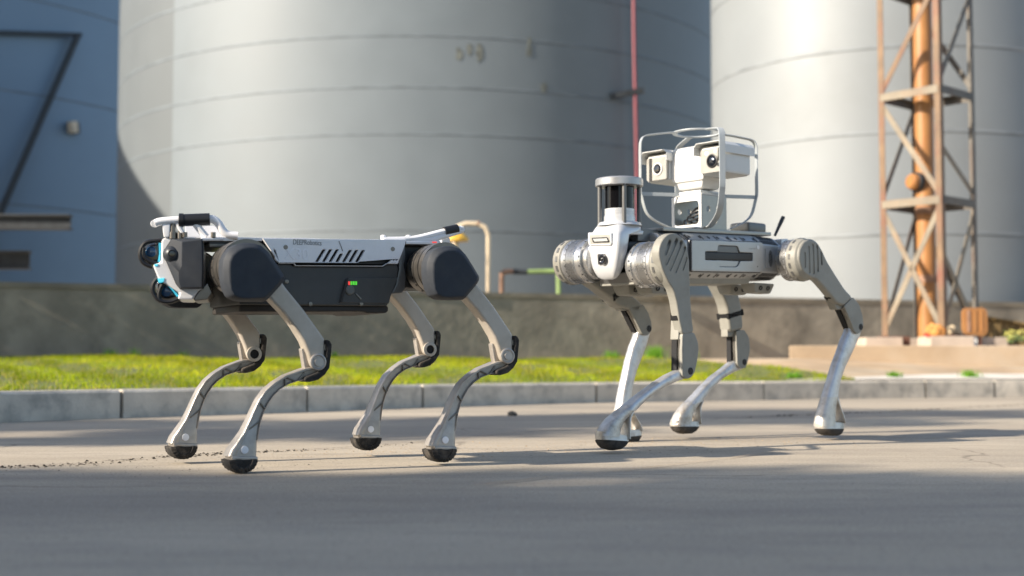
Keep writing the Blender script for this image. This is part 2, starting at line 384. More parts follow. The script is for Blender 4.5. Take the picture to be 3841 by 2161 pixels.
joints = [-900, -420, 455, 1140, 1585, 2236, 2860, 3463, 3735, 4300, 5000, 5600]
for a, b in zip(joints[:-1], joints[1:]):
    sj = random.uniform(-.006, .006); ia, ib = kidx(a), kidx(b); idx = list(range(ia, ib + 1)); V = []
    for q, i in enumerate(idx):
        t = (kpts[min(i + 1, 299)] - kpts[max(i - 1, 0)]).normalized(); off = t * (.009 if q == 0 else -.009 if q == len(idx) - 1 else 0); n = knorm(i); j0 = sj + random.uniform(-.0008, .0008)
        for w, z in ((.0 + j0, -.02), (.0 + j0, KH - .012), (.010, KH), (KW, KH), (KW, -.02)): V.append(kpts[i] + n * w + off + Vector((0, 0, z)))
    m_ = len(idx); Fc = [(q * 5 + j, q * 5 + (j + 1) % 5, (q + 1) * 5 + (j + 1) % 5, (q + 1) * 5 + j) for q in range(m_ - 1) for j in range(5)] + [(0, 1, 2, 3, 4), tuple((m_ - 1) * 5 + j for j in (4, 3, 2, 1, 0))]
    mk('kerb_stone', V, Fc, 'kerb_stone', kerb, ang=25)

# ---- bund wall behind the bank
WT = 1.0
wall_px = [(-900, 1040), (0, 1057), (700, 1071), (1300, 1085), (1924, 1099), (2700, 1113), (3580, 1130), (4300, 1143), (5200, 1160)]
wtop = [onz(u, v, WT) for u, v in wall_px]
def wn_(i):
    t = (wtop[min(i + 1, len(wtop) - 1)] - wtop[max(i - 1, 0)]).normalized(); return Vector((-t.y, t.x, 0))
BZ = .30
bank_back = [Vector((p.x, p.y, 0)) for p in wtop]
wall = empty('bund_wall', (wtop[3].x, wtop[3].y, 0)); tag(wall, 'long stained concrete wall, waist high, running behind the grass below the tanks', 'wall')
def off(p): return p - wall.location
V, Fc = [], []
for i, p in enumerate(wtop):
    for w, z in ((0, 0), (0, WT - .05), (.25, WT - .05), (.25, 0)): V.append(off(Vector((p.x, p.y, z)) + wn_(i) * w))
for i in range(len(wtop) - 1): Fc += [(i * 4 + j, i * 4 + (j + 1) % 4, (i + 1) * 4 + (j + 1) % 4, (i + 1) * 4 + j) for j in range(3)]
mk('wall_face', V, Fc, 'wall_concrete', wall)
V, Fc = [], []
for i, p in enumerate(wtop):
    for w, z in ((-.012, WT - .05), (-.012, WT), (.262, WT), (.262, WT - .05)): V.append(off(Vector((p.x, p.y, z)) + wn_(i) * w))
for i in range(len(wtop) - 1): Fc += [(i * 4 + j, i * 4 + (j + 1) % 4, (i + 1) * 4 + (j + 1) % 4, (i + 1) * 4 + j) for j in range(4)]
mk('coping', V, Fc, 'coping', wall)

# ---- sloping bank between kerb and wall: bare soil sheet, lawn sheet 8 mm above it
def bank(s, t):
    """s along the kerb 0..1, t from kerb 0 to wall 1"""
    i = s * 299; a = int(min(298, math.floor(i))); p0 = kpts[a].lerp(kpts[a + 1], i - a) + knorm(a) * (KW + .002)
    u = -900 + 6500 * s; j = np.interp(u, [w[0] for w in wall_px], range(len(wall_px))); k = int(min(len(wall_px) - 2, math.floor(j)))
    p1 = bank_back[k].lerp(bank_back[k + 1], j - k)
    p = p0.lerp(p1, t); z = KH - .008 + (BZ - KH + .008) * min(1.0, t * float(np.interp(u, [2450, 2950], [1.25, 2.7])))
    z += .012 * math.sin(s * 40 + t * 7) * min(1, t * 3) * (1 if t < .95 else 0)
    return Vector((p.x, p.y, z))
ns, ntt = 200, 14
V = [bank(i / ns, j / ntt) for i in range(ns + 1) for j in range(ntt + 1)]
sheet('bare_bank', V, [(i * (ntt + 1) + j, (i + 1) * (ntt + 1) + j, (i + 1) * (ntt + 1) + j + 1, i * (ntt + 1) + j + 1) for i in range(ns) for j in range(ntt)], 'soil')
def lawn_t(u):      # how far the lawn reaches up the bank
    return float(np.interp(u, [-900, 2350, 2560, 2750, 2950, 3120, 3250, 5600], [.985, .985, .60, .34, .22, .10, 0.0, 0.0])) 
smax = (3250 + 900) / 6500; V = []; nl = 160
for i in range(nl + 1):
    s = smax * i / nl
    for j in range(ntt + 1): V.append(bank(s, max(.004, lawn_t(-900 + 6500 * s)) * j / ntt) + Vector((0, 0, .008)))
sheet('lawn', V, [(i * (ntt + 1) + j, (i + 1) * (ntt + 1) + j, (i + 1) * (ntt + 1) + j + 1, i * (ntt + 1) + j + 1) for i in range(nl) for j in range(ntt)], 'turf_soil')
# pale paved strip behind the kerb on the right
V, Fc = [], []; idx = [(u + 900) / 6500 for u in np.linspace(2990, 5600, 60)]
for s in idx:
    for t in (.012, .012 + .09 * min(1.0, (s - idx[0]) * 9 + .05)): V.append(bank(s, t) + Vector((0, 0, .010)))
sheet('edging_strip', V, [(i * 2, i * 2 + 2, i * 2 + 3, i * 2 + 1) for i in range(len(idx) - 1)], 'pale_concrete')

# ---- grass blades
def grass_mat():
    m = bpy.data.materials.new('grass'); m.use_nodes = True; N, L = m.node_tree.nodes, m.node_tree.links; b = N['Principled BSDF']
    at = N.new('ShaderNodeAttribute'); at.attribute_name = 'tint'; L.new(at.outputs['Color'], b.inputs['Base Color']); b.inputs['Roughness'].default_value = .7; b.inputs['Specular IOR Level'].default_value = .15
    tr = N.new('ShaderNodeBsdfTranslucent'); L.new(at.outputs['Color'], tr.inputs['Color']); mx = N.new('ShaderNodeMixShader'); mx.inputs[0].default_value = .45
    L.new(b.outputs[0], mx.inputs[1]); L.new(tr.outputs[0], mx.inputs[2]); L.new(mx.outputs[0], N['Material Output'].inputs['Surface']); MATS['grass'] = m
grass_mat()
def blades(name, roots, heights, widths, tints, lean=.45):
    n = len(roots); roots = np.asarray(roots, float); h = np.asarray(heights)[:, None]; w = np.asarray(widths)[:, None]
    a = rng.uniform(0, 2 * np.pi, n); d = np.stack([np.cos(a), np.sin(a), np.zeros(n)], 1); b = rng.uniform(0, 2 * np.pi, n); ld = np.stack([np.cos(b), np.sin(b), np.zeros(n)], 1) * (rng.uniform(0, lean, n)[:, None])
    up = np.array([0, 0, 1.0])
    v = np.stack([roots - d * w, roots + d * w, roots + d * w * .7 + (up * .55 + ld * .3) * h, roots - d * w * .7 + (up * .55 + ld * .3) * h, roots + (up + ld) * h], 1).reshape(-1, 3)
    k = np.arange(n) * 5; loops = np.stack([k, k + 1, k + 2, k + 3, k + 3, k + 2, k + 4], 1).ravel()
    me = bpy.data.meshes.new(name); me.vertices.add(n * 5); me.vertices.foreach_set('co', v.ravel()); me.loops.add(n * 7); me.loops.foreach_set('vertex_index', loops)
    me.polygons.add(n * 2); st = np.stack([np.arange(n) * 7, np.arange(n) * 7 + 4], 1).ravel(); me.polygons.foreach_set('loop_start', st); me.update(calc_edges=True); me.validate()
    at = me.color_attributes.new('tint', 'FLOAT_COLOR', 'POINT'); c = np.ones((n * 5, 4)); c[:, :3] = np.repeat(np.asarray(tints), 5, 0); at.data.foreach_set('color', c.ravel())
    me.materials.append(MATS['grass']); o = bpy.data.objects.new(name, me); COL.objects.link(o); return o
def sward(n):
    R, H, W_, T = [], [], [], []
    for _ in range(n):
        u = random.uniform(-500, 3300); tm = lawn_t(u)
        if tm <= 0.004 or random.random() > tm / .985 + .15: continue
        t = random.uniform(.0, 1) ** 1.0 * tm
        bare = math.sin(u * .011 + t * 9) + math.sin(u * .029 - t * 5 + 1.7) + math.sin(u * .0043 + t * 14)
        if bare > 1.2 and random.random() < .75: continue
        p = bank((u + 900) / 6500, max(t, .002)); R.append((p.x, p.y, p.z + .004))
        patch = math.sin(p.x * 2.1 + p.y * 1.3) + math.sin(p.x * 5.3 - p.y * 3.1) * .6
        H.append(random.uniform(.010, .034) * (1 + .45 * patch * .5) + (.02 * random.random() if t > .93 else 0)); W_.append(random.uniform(.0018, .0032))
        y = random.random() * .6 + (.25 if patch > .4 else 0)
        dk = .62 + .38 * (.5 + .5 * math.sin(u * .017 + t * 11 + 1.3 * math.sin(u * .006)))
        g = dk * (np.array((.25, .38, .012)) * (1 - y) + np.array((.66, .62, .02)) * y) * random.uniform(.8, 1.2)
        if random.random() < (.05 if bare < .5 else .3): g = np.array((.48, .41, .10)) * random.uniform(.7, 1.1)
        T.append(g)
    return R, H, W_, T
R, H, W_, T = sward(90000)
tag(blades('grass', R, H, W_, T), 'short sunlit yellow green grass between the kerb and the wall', 'grass', kind='stuff')
# taller tufts: each one can be picked out
def tuft(u, t, n, h, name='grass_tuft', z=.004, lab=None, spread=.05):
    p = bank((u + 900) / 6500, t); R = [(random.gauss(0, spread * .55), random.gauss(0, spread * .55), 0) for _ in range(n)]
    o = blades(name, R, [h * random.uniform(.5, 1.1) for _ in R], [random.uniform(.002, .004) for _ in R], [np.array((.17, .36, .035)) * random.uniform(.7, 1.5) for _ in R], .55)
    o.location = (p.x, p.y, p.z + z); tag(o, lab, 'grass tuft', 'tall grass tufts'); return o
tuft(2450, .90, 240, .15, lab='tall bright green grass tuft left of the silver robot\'s near front leg, at the wall', spread=.09)
tuft(2560, .80, 240, .12, lab='tall bright green grass tuft behind the silver robot\'s near front knee', spread=.09)
tuft(2285, .93, 130, .10, lab='tall bright green grass tuft left of the silver robot\'s far front shin', spread=.07)
tuft(410, .94, 80, .09, lab='thin grass tuft at the foot of the wall, under the white robot\'s head, left', spread=.06)
tuft(505, .95, 60, .11, lab='tall seeding grass tuft at the wall foot, left of the white robot\'s front legs', spread=.04)
tuft(690, .95, 60, .09, lab='sparse grass tuft at the wall foot, behind the white robot\'s far front shin', spread=.05)
tuft(1258, .93, 50, .08, lab='small grass tuft against the wall right of the white robot\'s near front knee', spread=.03)
tuft(3390, .05, 130, .055, lab='small green grass tuft behind the kerb, below the tower\'s middle', spread=.045)
tuft(3670, .05, 150, .07, lab='small green grass tuft behind the kerb, below the tower\'s right leg', spread=.055)
tuft(3010, .05, 130, .05, lab='low grass tuft behind the kerb beside the silver robot\'s rear leg', spread=.06)

# ---- concrete plinth that carries the tower
PZ = .425
pl_a = atD(2960, 1300, 11.9); pl_b = atD(4500, 1300, 12.0)
V = []
for (x, y) in ((pl_a.x, pl_a.y), (pl_b.x + 2, pl_b.y), (pl_b.x + 2, 15.2), (pl_a.x + .75, 14.4)):
    V += [(x, y, .1), (x, y, PZ)]
plinth = mk('tower_plinth', V, [(0, 2, 3, 1), (2, 4, 5, 3), (4, 6, 7, 5), (6, 0, 1, 7), (1, 3, 5, 7)], 'plinth', bevel=.012)
tag(plinth, 'long low tan concrete plinth under the lattice tower', 'plinth')

# ---- storage tanks
def tank(label, cx, cy, R, seams, m, seam_m, top, dull=None, n=128, rail=True):
    t = empty('storage_tank', (cx, cy, 0)); tag(t, label, 'tank', 'steel storage tanks')
    zs = [0] + seams + [top]
    for k in range(len(zs) - 1):
        z0, z1 = zs[k], zs[k + 1]
        if dull:  # on this arc darker plates stand in for shade on the tank
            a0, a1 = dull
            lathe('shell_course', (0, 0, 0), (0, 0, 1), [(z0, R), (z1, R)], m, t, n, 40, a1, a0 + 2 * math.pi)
            lathe('shade_plate', (0, 0, 0), (0, 0, 1), [(z0, R), (z1, R)], 'steel_shaded', t, 24, 40, a0, a1)
        else: lathe('shell_course', (0, 0, 0), (0, 0, 1), [(z0, R), (z1, R)], m, t, n, 40)
        if k: lathe('weld_band', (0, 0, 0), (0, 0, 1), [(z0 - .024, R), (z0 - .020, R + .004), (z0 + .020, R + .004), (z0 + .024, R)], seam_m, t, n, 60)
    lathe('roof', (0, 0, 0), (0, 0, 1), [(top, R + .06), (top + .05, R + .06), (top + R * .12, 0)], m, t, n, 40)
    return t
# angle convention of lathe about +z: orthogonal() start vector -> find the angle that faces a world direction
_s = Vector((0, 0, 1)).orthogonal().normalized(); _q = Vector((0, 0, 1)).cross(_s)
def lang(dx, dy):
    d = Vector((dx, dy, 0)).normalized(); return math.atan2(d.dot(_q), d.dot(_s))
B_C, B_R = (-1.97, 30.0), 6.69
def on_cyl(u, v, c, R):
    d = ray(u, v); ox, oy = -c[0], -c[1]; A = d.x ** 2 + d.y ** 2; Bq = 2 * (ox * d.x + oy * d.y); Cq = ox * ox + oy * oy - R * R
    t = (-Bq - math.sqrt(Bq * Bq - 4 * A * Cq)) / (2 * A); return CAM + d * t
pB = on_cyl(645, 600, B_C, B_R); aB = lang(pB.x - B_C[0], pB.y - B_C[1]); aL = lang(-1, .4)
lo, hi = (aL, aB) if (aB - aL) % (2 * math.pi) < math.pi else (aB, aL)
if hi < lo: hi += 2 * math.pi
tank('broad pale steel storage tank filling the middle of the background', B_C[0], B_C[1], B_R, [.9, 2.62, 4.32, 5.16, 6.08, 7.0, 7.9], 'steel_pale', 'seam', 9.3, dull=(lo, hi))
tank('blue grey storage tank in shade at the left edge', -21.5, 45.5, 10.0, [2.4, 4.9, 8.2, 11.0], 'steel_blue', 'seam', 14.5)
C_C = (atD(3330, 600, 19.2).x, 19.2)
tank('bright white steel storage tank behind the lattice tower', C_C[0], C_C[1], 2.52, [.9, 1.9, 3.2, 4.3, 5.4, 6.5], 'steel_white', 'seam_pale', 15)

# rust stains, brackets and pipes on the tanks
def tank_point(u, v, c=B_C, R=B_R, out=.0):
    p = on_cyl(u, v, c, R); n = Vector((p.x - c[0], p.y - c[1], 0)).normalized(); return p + n * out
red = tube('fire_water_pipe', [tank_point(2338, -400, out=.25), tank_point(2345, 200, out=.25), tank_point(2356, 700, out=.25), tank_point(2362, 1160, out=.25)], .034, 'red_paint', smooth_path=False)
tag(red, 'thin vertical red pipe in front of the pale tank\'s right side', 'pipe')
br = bar('pipe_bracket', tank_point(2290, 362, out=.02), tank_point(2368, 350, out=.32), .10, .10, 'dark_steel'); tag(br, 'dark steel bracket holding the red pipe to the pale tank', 'bracket')
for (u, v, w, h) in ((1722, 205, 16, 30), (1760, 185, 12, 26), (1800, 200, 18, 40), (1985, 160, 10, 24), (1985, 195, 16, 22), (2040, 330, 16, 26)):
    p = tank_point(u, v, out=.004); c0 = Vector((p.x - B_C[0], p.y - B_C[1], 0)).normalized(); sx = Vector((-c0.y, c0.x, 0)); k = 14; pts = []
    for j in range(k):
        a = 2 * math.pi * j / k; rr = random.uniform(.7, 1.15); pts.append(p + sx * math.cos(a) * w * .0042 * rr + Vector((0, 0, math.sin(a) * h * .0042 * rr)) + c0 * .004)
    V = pts + [q - c0 * .006 for q in pts]; 
    st = mk('rust_stain', V, [tuple(range(k))] + [(i, k + i, k + (i + 1) % k, (i + 1) % k) for i in range(k)], 'rust')
    tag(st, {1722: 'left rust blotch of the arched group high on the pale tank', 1760: 'middle rust blotch of the arched group high on the pale tank', 1800: 'right rust blotch of the arched group high on the pale tank'}.get(u) or {(1985, 160): 'upper of two stacked rust blotches on the pale tank', (1985, 195): 'lower of two stacked rust blotches on the pale tank', (2040, 330): 'lone rust blotch nearest the red pipe\'s bracket'}[(u, v)], 'rust stain', 'rust stains on the pale tank')
# stair stringer, lamp and beams at the left tank
A_C, A_R = (-21.5, 45.5), 10.0
def pA(u, v, o): return tank_point(u, v, A_C, A_R, o)
st = empty('stair_rail', pA(275, 135, .2)); tag(st, 'dark bent handrail climbing the shaded tank at the left', 'handrail')
def rel(o, p): return p - o.location
bar('rail_bar', rel(st, pA(-200, 126, .35)), rel(st, pA(285, 136, .25)), .12, .12, 'dark_steel', st)
bar('rail_bar', rel(st, pA(272, 138, .25)), rel(st, pA(-60, 900, .40)), .15, .15, 'dark_steel', st)
lamp = empty('bulkhead_lamp', pA(258, 480, 0)); tag(lamp, 'small tan lamp box on the shaded left tank', 'lamp')
q = pA(258, 480, .0); 
bar('lamp_box', rel(lamp, pA(246, 480, .20)), rel(lamp, pA(268, 480, .20)), .24, .34, 'cream_paint', lamp, .01)
bar('lamp_shadow', rel(lamp, pA(266, 482, .08)), rel(lamp, pA(284, 482, .06)), .26, .34, 'dark_steel', lamp, .01)  # dark plate beside the box stands in for its cast shadow
for (u0, v0, u1, v1, dd, lab, nm) in ((-500, 832, 266, 834, 17.0, 'upper grey steel beam with dark underside at the left edge', 'steel_beam'), (-500, 975, 112, 976, 17.5, 'lower dull grey beam end at the left edge, above the wall', 'steel_beam')):
    a, b = atD(u0, v0, dd), atD(u1, v1, dd); bm_ = empty(nm, b); tag(bm_, lab, 'beam', 'beams at the left edge')
    h = .17 if v0 < 900 else .22
    bar('web', rel(bm_, a), rel(bm_, b), .03, h - .04, 'dark_steel', bm_)
    for s in (-1, 1): bar('flange', rel(bm_, a + Vector((0, 0, s * h / 2))), rel(bm_, b + Vector((0, 0, s * h / 2))), .16, .025, 'dark_steel', bm_)
    bar('post', rel(bm_, a + Vector((1.0, .1, -h / 2))), rel(bm_, Vector((a.x + 1.0, a.y + .1, 0))), .1, .1, 'grey_steel', bm_)

# ---- small pipework behind the wall
def elbow_path(p0, p1, p2, p3, r):
    def cor(a, b, c):
        A, Bv = (a - b).normalized(), (c - b).normalized(); return [b + A * r, b + (A + Bv) * r * .29, b + Bv * r]
    return [p0] + cor(p0, p1, p2) + cor(p1, p2, p3) + [p3]
g = empty('gooseneck_pipe', atD(1830, 1370, 14.6)); g.location.z = 0; tag(g, 'cream gooseneck vent pipe standing behind the wall beside the white robot\'s tail', 'pipe')
tube('pipe_run', [rel(g, p) for p in elbow_path(Vector((atD(1832, 900, 14.6).x, 14.6, .2)), atD(1832, 840, 14.6), atD(1706, 838, 14.6), atD(1706, 1150, 14.6), .12)], .025, 'cream_paint', g, 12, smooth_path=False)
tube('coupling', [rel(g, atD(1790, 839, 14.6)), rel(g, atD(1799, 839, 14.6))], .029, 'rusty_pipe', g, 12)
ys_ = empty('yellow_cone', atD(1712, 905, 14.2)); tag(ys_, 'yellow cone shaped hood under the gooseneck pipe', 'hood')
lathe('cone', (0, 0, 0), (0, 0, 1), [(0, .13), (.03, .128), (.08, .08), (.11, .03), (.115, .0)], 'yellow_paint', ys_, 28)
tube('cone_stem', [(0, 0, .03), (0, 0, -.9)], .02, 'cream_paint', ys_)
lp = empty('low_pipe_loop', atD(1880, 1100, 14.4)); tag(lp, 'low pipe loop behind the wall, rusty at left and green at right', 'pipe')
z0 = .3
tube('rusty_riser', [rel(lp, p) for p in (Vector((atD(1882, 1100, 14.4).x, 14.4, z0)), atD(1882, 1045, 14.4), atD(1890, 1024, 14.4), atD(1906, 1018, 14.4), atD(1930, 1019, 14.4))], .028, 'rusty_pipe', lp, k=4)
tube('valve_body', [rel(lp, atD(1926, 1019, 14.4)), rel(lp, atD(1978, 1020, 14.4))], .030, 'dark_steel', lp)
tube('green_run', [rel(lp, p) for p in (atD(1974, 1020, 14.4), atD(2060, 1018, 14.4), atD(2088, 1018, 14.4), atD(2095, 1030, 14.4), Vector((atD(2097, 1100, 14.4).x, 14.4, z0)))], .026, 'green_paint', lp, k=4)
wp = onz(2510, 1105, WT); wb = empty('white_drum', Vector((wp.x, wp.y + .12, WT))); tag(wb, 'blurred white rounded container lying on the wall behind the silver robot\'s near leg', 'container')
lathe('drum_body', (-.17, 0, .045), (1, 0, 0), [(0, .02), (.01, .04), (.03, .045), (.30, .045), (.325, .04), (.335, .02), (.335, 0)], 'white_paint', wb, 20)
lathe('drum_cap', (.167, 0, .045), (1, 0, 0), [(0, .018), (.03, .018), (.032, 0)], 'dark_steel', wb, 14)

# ---- lattice tower with orange pipe
tw = empty('lattice_tower', (4.05, 12.87, PZ)); tag(tw, 'rusty angle steel lattice tower on concrete footings at right', 'tower')
al = math.radians(42.8); s_ = .655; near = Vector((4.02, 12.4, 0)); ex = Vector((math.cos(al), math.sin(al), 0)); ey = Vector((-math.sin(al), math.cos(al), 0))
corner = [near, near + ex * s_, near + ex * s_ + ey * s_, near + ey * s_]      # near, right, back, left
def T_(p, z): return Vector((p.x, p.y, z)) - tw.location
top = 5.2; levels = [1.80, 2.85, 3.92, 5.0]
for i, c in enumerate(corner):
    a = (corner[(i + 1) % 4] - c).normalized(); b = (corner[i - 1] - c).normalized(); w, th = .062, .008
    L2 = [Vector((0, 0, 0)), a * w, a * w + b * th, a * th + b * th, a * th + b * w, b * w]
    V = [T_(c + q, .50) for q in L2] + [T_(c + q, top) for q in L2]
    mk('leg', V, [(0, 1, 2, 3, 4, 5), (11, 10, 9, 8, 7, 6)] + [(j, (j + 1) % 6, 6 + (j + 1) % 6, 6 + j) for j in range(6)], ['tower_paint', 'tower_grey', 'tower_grey', 'tower_paint'][i], tw, smooth=False)
    f = corner[i]; cc = (corner[0] + corner[2]) / 2; o_ = (f - cc).normalized() * .03
    fw = .18 if i != 0 else .20
    V, Fc = box_vf(f.x + o_.x - fw, f.x + o_.x + fw, f.y + o_.y - fw, f.y + o_.y + fw, PZ - .02, .515); mk('footing', [Vector(v) - tw.location for v in V], Fc, 'footing', tw, .01)
faces4 = [(3, 0), (0, 1), (1, 2), (2, 3)]
for z in levels:
    for k, (i, j) in enumerate(faces4):
        a, b = corner[i], corner[j]
        bar('ring_beam', T_(a.lerp(b, .03), z), T_(a.lerp(b, .97), z), .012, .075, ['tower_pale', 'tower_grey', 'tower_grey', 'tower_grey'][k], tw)
        nrm = (b - a).normalized().cross(Vector((0, 0, 1)))
        bar('ring_flange', T_(a.lerp(b, .03), z + .038) - nrm * .03, T_(a.lerp(b, .97), z + .038) - nrm * .03, .06, .008, 'tower_grey', tw)
def brace(i, j, z0, z1, m, k0=.04, k1=.96):
    a, b = corner[i], corner[j]; n = (b - a).normalized().cross(Vector((0, 0, 1))) * -.012
    p, q = a.lerp(b, k0), a.lerp(b, k1); bar('brace', T_(p + n, z0), T_(q + n, z1), .010, .055, m, tw)
brace(3, 0, 2.90, 3.88, 'tower_paint'); brace(0, 1, 2.95, 3.86, 'tower_grey'); brace(3, 0, 2.78, 1.86, 'tower_pale'); brace(0, 1, 2.30, 1.9, 'tower_pale', .08)
brace(3, 0, 1.74, .58, 'tower_pale'); brace(3, 0, .60, 1.74, 'tower_pale'); brace(0, 1, 1.30, .60, 'tower_pale'); brace(0, 1, .62, 1.74, 'tower_pale'); brace(1, 2, .6, 1.74, 'tower_grey'); brace(2, 3, 2.8, 1.86, 'tower_grey'); brace(1, 2, 2.95, 3.86, 'tower_grey'); brace(2, 3, 1.74, .6, 'tower_grey')
brace(3, 0, 4.9, 3.98, 'tower_paint'); brace(0, 1, 4.9, 3.98, 'tower_grey')
cc = (corner[0] + corner[2]) / 2; pc = Vector((cc.x + .005, cc.y + .03, PZ)); opx = atD(3470, 700, 12.85)
op = empty('orange_riser_pipe', (opx.x, 12.85, PZ)); tag(op, 'thick orange vertical pipe rising inside the lattice tower', 'pipe')
lathe('riser', (0, 0, 0), (0, 0, 1), [(0, .09), (5.0, .09)], 'orange_paint', op, 28)
for z in (.62, 1.28, 2.44): lathe('collar', (0, 0, 0), (0, 0, 1), [(z, .09), (z, .098), (z + .07, .098), (z + .07, .09)], 'orange_paint' if z > 2 else 'rusty_pipe', op, 28)
stub_dir = Vector((-.93, -.36, 0)); sz = atD(3420, 682, 12.8).z - PZ
lathe('stub_flange', (0, 0, sz), stub_dir, [(.07, .05), (.075, .095), (.115, .095), (.12, .05)], 'dark_steel', op, 24)
lathe('stub_end', (0, 0, sz), stub_dir, [(.115, .078), (.16, .078), (.185, .06), (.19, 0)], 'orange_paint', op, 24)

# ---- things left round the tower's foot
def P13(u, v, D): return atD(u, v, D)
sg = empty('orange_board', (P13(3655, 1205, 12.35).x, 12.35, PZ)); tag(sg, 'orange rounded board on a short white post at the tower foot', 'board')
sx0 = P13(3654, 1205, 12.35); bw, bh = .115, .125; oc = rounded([(-bw, -bh), (bw, -bh * 1.1), (bw, bh), (-bw, bh)], .06)
zc = sx0.z - PZ; prism('board_face', [(p.x, p.y + zc) for p in oc], -.02, .02, 'orange_paint', sg, .006)
for k in (-1, 0, 1): bar('board_rib', (k * .06, -.024, zc - .1), (k * .06, -.024, zc + .1), .03, .008, 'rusty_pipe' if k < 0 else 'orange_paint', sg)
bar('post', (.005, .03, 0), (.005, .03, zc), .05, .03, 'white_paint', sg)
crx = P13(3745, 1300, 13.3); cr = empty('wooden_crate', (crx.x + .0, 13.2, PZ)); tag(cr, 'dark weathered wooden crate behind the orange board', 'crate')
for k in range(6): box('plank', -.15 + k * .062, -.15 + k * .062 + .056, -.16, -.14, .0, .27 - k * .012, 'wood', cr, .003)
for k in range(3): box('plank', -.16, -.145, -.135 + k * .12, -.135 + k * .12 + .11, .0, .27, 'wood', cr, .003)
mk('crate_lid', [(-.18, -.19, .275), (.24, -.19, .20), (.24, .22, .22), (-.18, .22, .295), (-.18, -.19, .30), (.24, -.19, .225), (.24, .22, .245), (-.18, .22, .32)], [(0, 1, 2, 3), (4, 5, 6, 7), (0, 1, 5, 4), (1, 2, 6, 5), (2, 3, 7, 6), (3, 0, 4, 7)], 'wood', cr, .004)
box('crate_inside', -.14, .2, -.13, .2, .0, .19, 'black_hollow', cr)
def lump(name, loc, r, m, lab, cat, sq=(1, 1, .8), n=3, grp=None):
    bm = bmesh.new(); bmesh.ops.create_icosphere(bm, subdivisions=n, radius=r)
    ph = [random.uniform(0, 6) for _ in range(6)]
    for v in bm.verts:
        d = v.co.normalized(); k = 1 + .16 * math.sin(d.x * 5 + ph[0]) * math.cos(d.y * 4 + ph[1]) + .10 * math.sin(d.z * 9 + ph[2] + d.x * 6) + .05 * math.sin(d.y * 15 + ph[3])
        v.co = Vector((v.co.x * k * sq[0], v.co.y * k * sq[1], max(v.co.z * k * sq[2], -r * sq[2] * .6)))
    for v in bm.verts: v.co.z += r * sq[2] * .6
    o = link(name, bm_mesh(bm), m); o.location = loc; tag(o, lab, cat, grp); return o
lump('orange_bundle', (P13(3500, 1240, 12.30).x, 12.24, .513), .075, 'orange_cloth', 'crumpled orange bundle on the tower\'s near footing', 'bundle', (1.25, 1, 1))
lump('red_rag', (P13(3478, 1240, 12.25).x, 12.215, .513), .032, 'red_cloth', 'small red rag at the left of the orange bundle', 'rag', (1.3, 1, .7))
for i, (u, v, r, lab) in enumerate(((3565, 1245, .05, 'leftmost cream cloth bag between the footing and the orange board'), (3596, 1238, .055, 'upper cream cloth bag between the footing and the orange board'), (3600, 1270, .06, 'lower cream cloth bag beside the orange board\'s post'))):
    p = P13(u, v, 12.55); bx = [(3565, 12.62, .115), (3596, 12.70, .125), (3600, 12.5, .0)][i]
    lump('cloth_bag', (p.x, bx[1], PZ + bx[2]), r, 'bag_cloth', lab, 'bag', (1.1, 1, .9), grp='cream bags at the tower foot')
bxp = P13(3590, 1290, 12.7); o = box('low_box', bxp.x - .14, bxp.x + .2, 12.58, 12.86, PZ, PZ + .118, 'brick_red', None, .006); tag(o, 'low dark brown box under the cream bags', 'box')
bxp = P13(3355, 1290, 12.8); o = box('brown_block', bxp.x - .14, bxp.x + .14, 12.75, 12.95, PZ, PZ + .10, 'brick_red', None, .006); tag(o, 'low red brown block between the tower\'s left and near footings', 'block')
pt = empty('flowering_plant', (P13(3815, 1280, 12.7).x, 12.7, PZ)); tag(pt, 'small yellow flowering plant at the right edge, beside the crate', 'plant')
def leafball(n, r, h, m, name):
    V, Fc = [], []
    for _ in range(n):
        a, b, rr = random.uniform(0, 6.28), random.uniform(-.2, 1), r * random.random() ** .4; c = Vector((math.cos(a) * rr, math.sin(a) * rr, h * (.5 + .5 * b)))
        d = Vector((random.gauss(0, 1), random.gauss(0, 1), random.gauss(0, 1))).normalized(); e = d.orthogonal().normalized(); k = len(V); s = random.uniform(.012, .024)
        V += [c - d * s, c + e * s * .5, c + d * s, c - e * s * .5]; Fc.append((k, k + 1, k + 2, k + 3))
    return mk(name, V, Fc, m, pt, smooth=False)
leafball(160, .13, .16, 'leaf_yellow', 'flowers'); leafball(120, .12, .11, 'green_paint', 'leaves')

# ---- joints, debris and stones on the ground
def strip(name, px, w, m, z=.004, seg=70):
    pts = [onz(u, v, 0) for u, v in px]; pts = catmull(pts, seg // len(pts)); V = []
    for i, p in enumerate(pts):
        t = (pts[min(i + 1, len(pts) - 1)] - pts[max(i - 1, 0)]).normalized(); n = Vector((-t.y, t.x, 0)); ww = w * random.uniform(.35, 1.3)
        V += [p - n * ww + Vector((0, 0, z)), p + n * ww + Vector((0, 0, z))]
    return sheet(name, V, [(i * 2, i * 2 + 2, i * 2 + 3, i * 2 + 1) for i in range(len(pts) - 1)], m)
J1 = [(-60, 1759), (300, 1742), (620, 1716), (900, 1698), (1200, 1688), (1560, 1662), (1900, 1630), (2240, 1604), (2700, 1578)]
strip('joint', J1, .0022, 'debris', seg=120)
J2 = [(2780, 1569), (3050, 1556), (3260, 1548), (3560, 1533), (3900, 1516)]
strip('joint', J2, .006, 'debris')
strip('joint', [(1780, 1826), (2100, 1790), (2500, 1750), (2900, 1700)], .0025, 'soil')
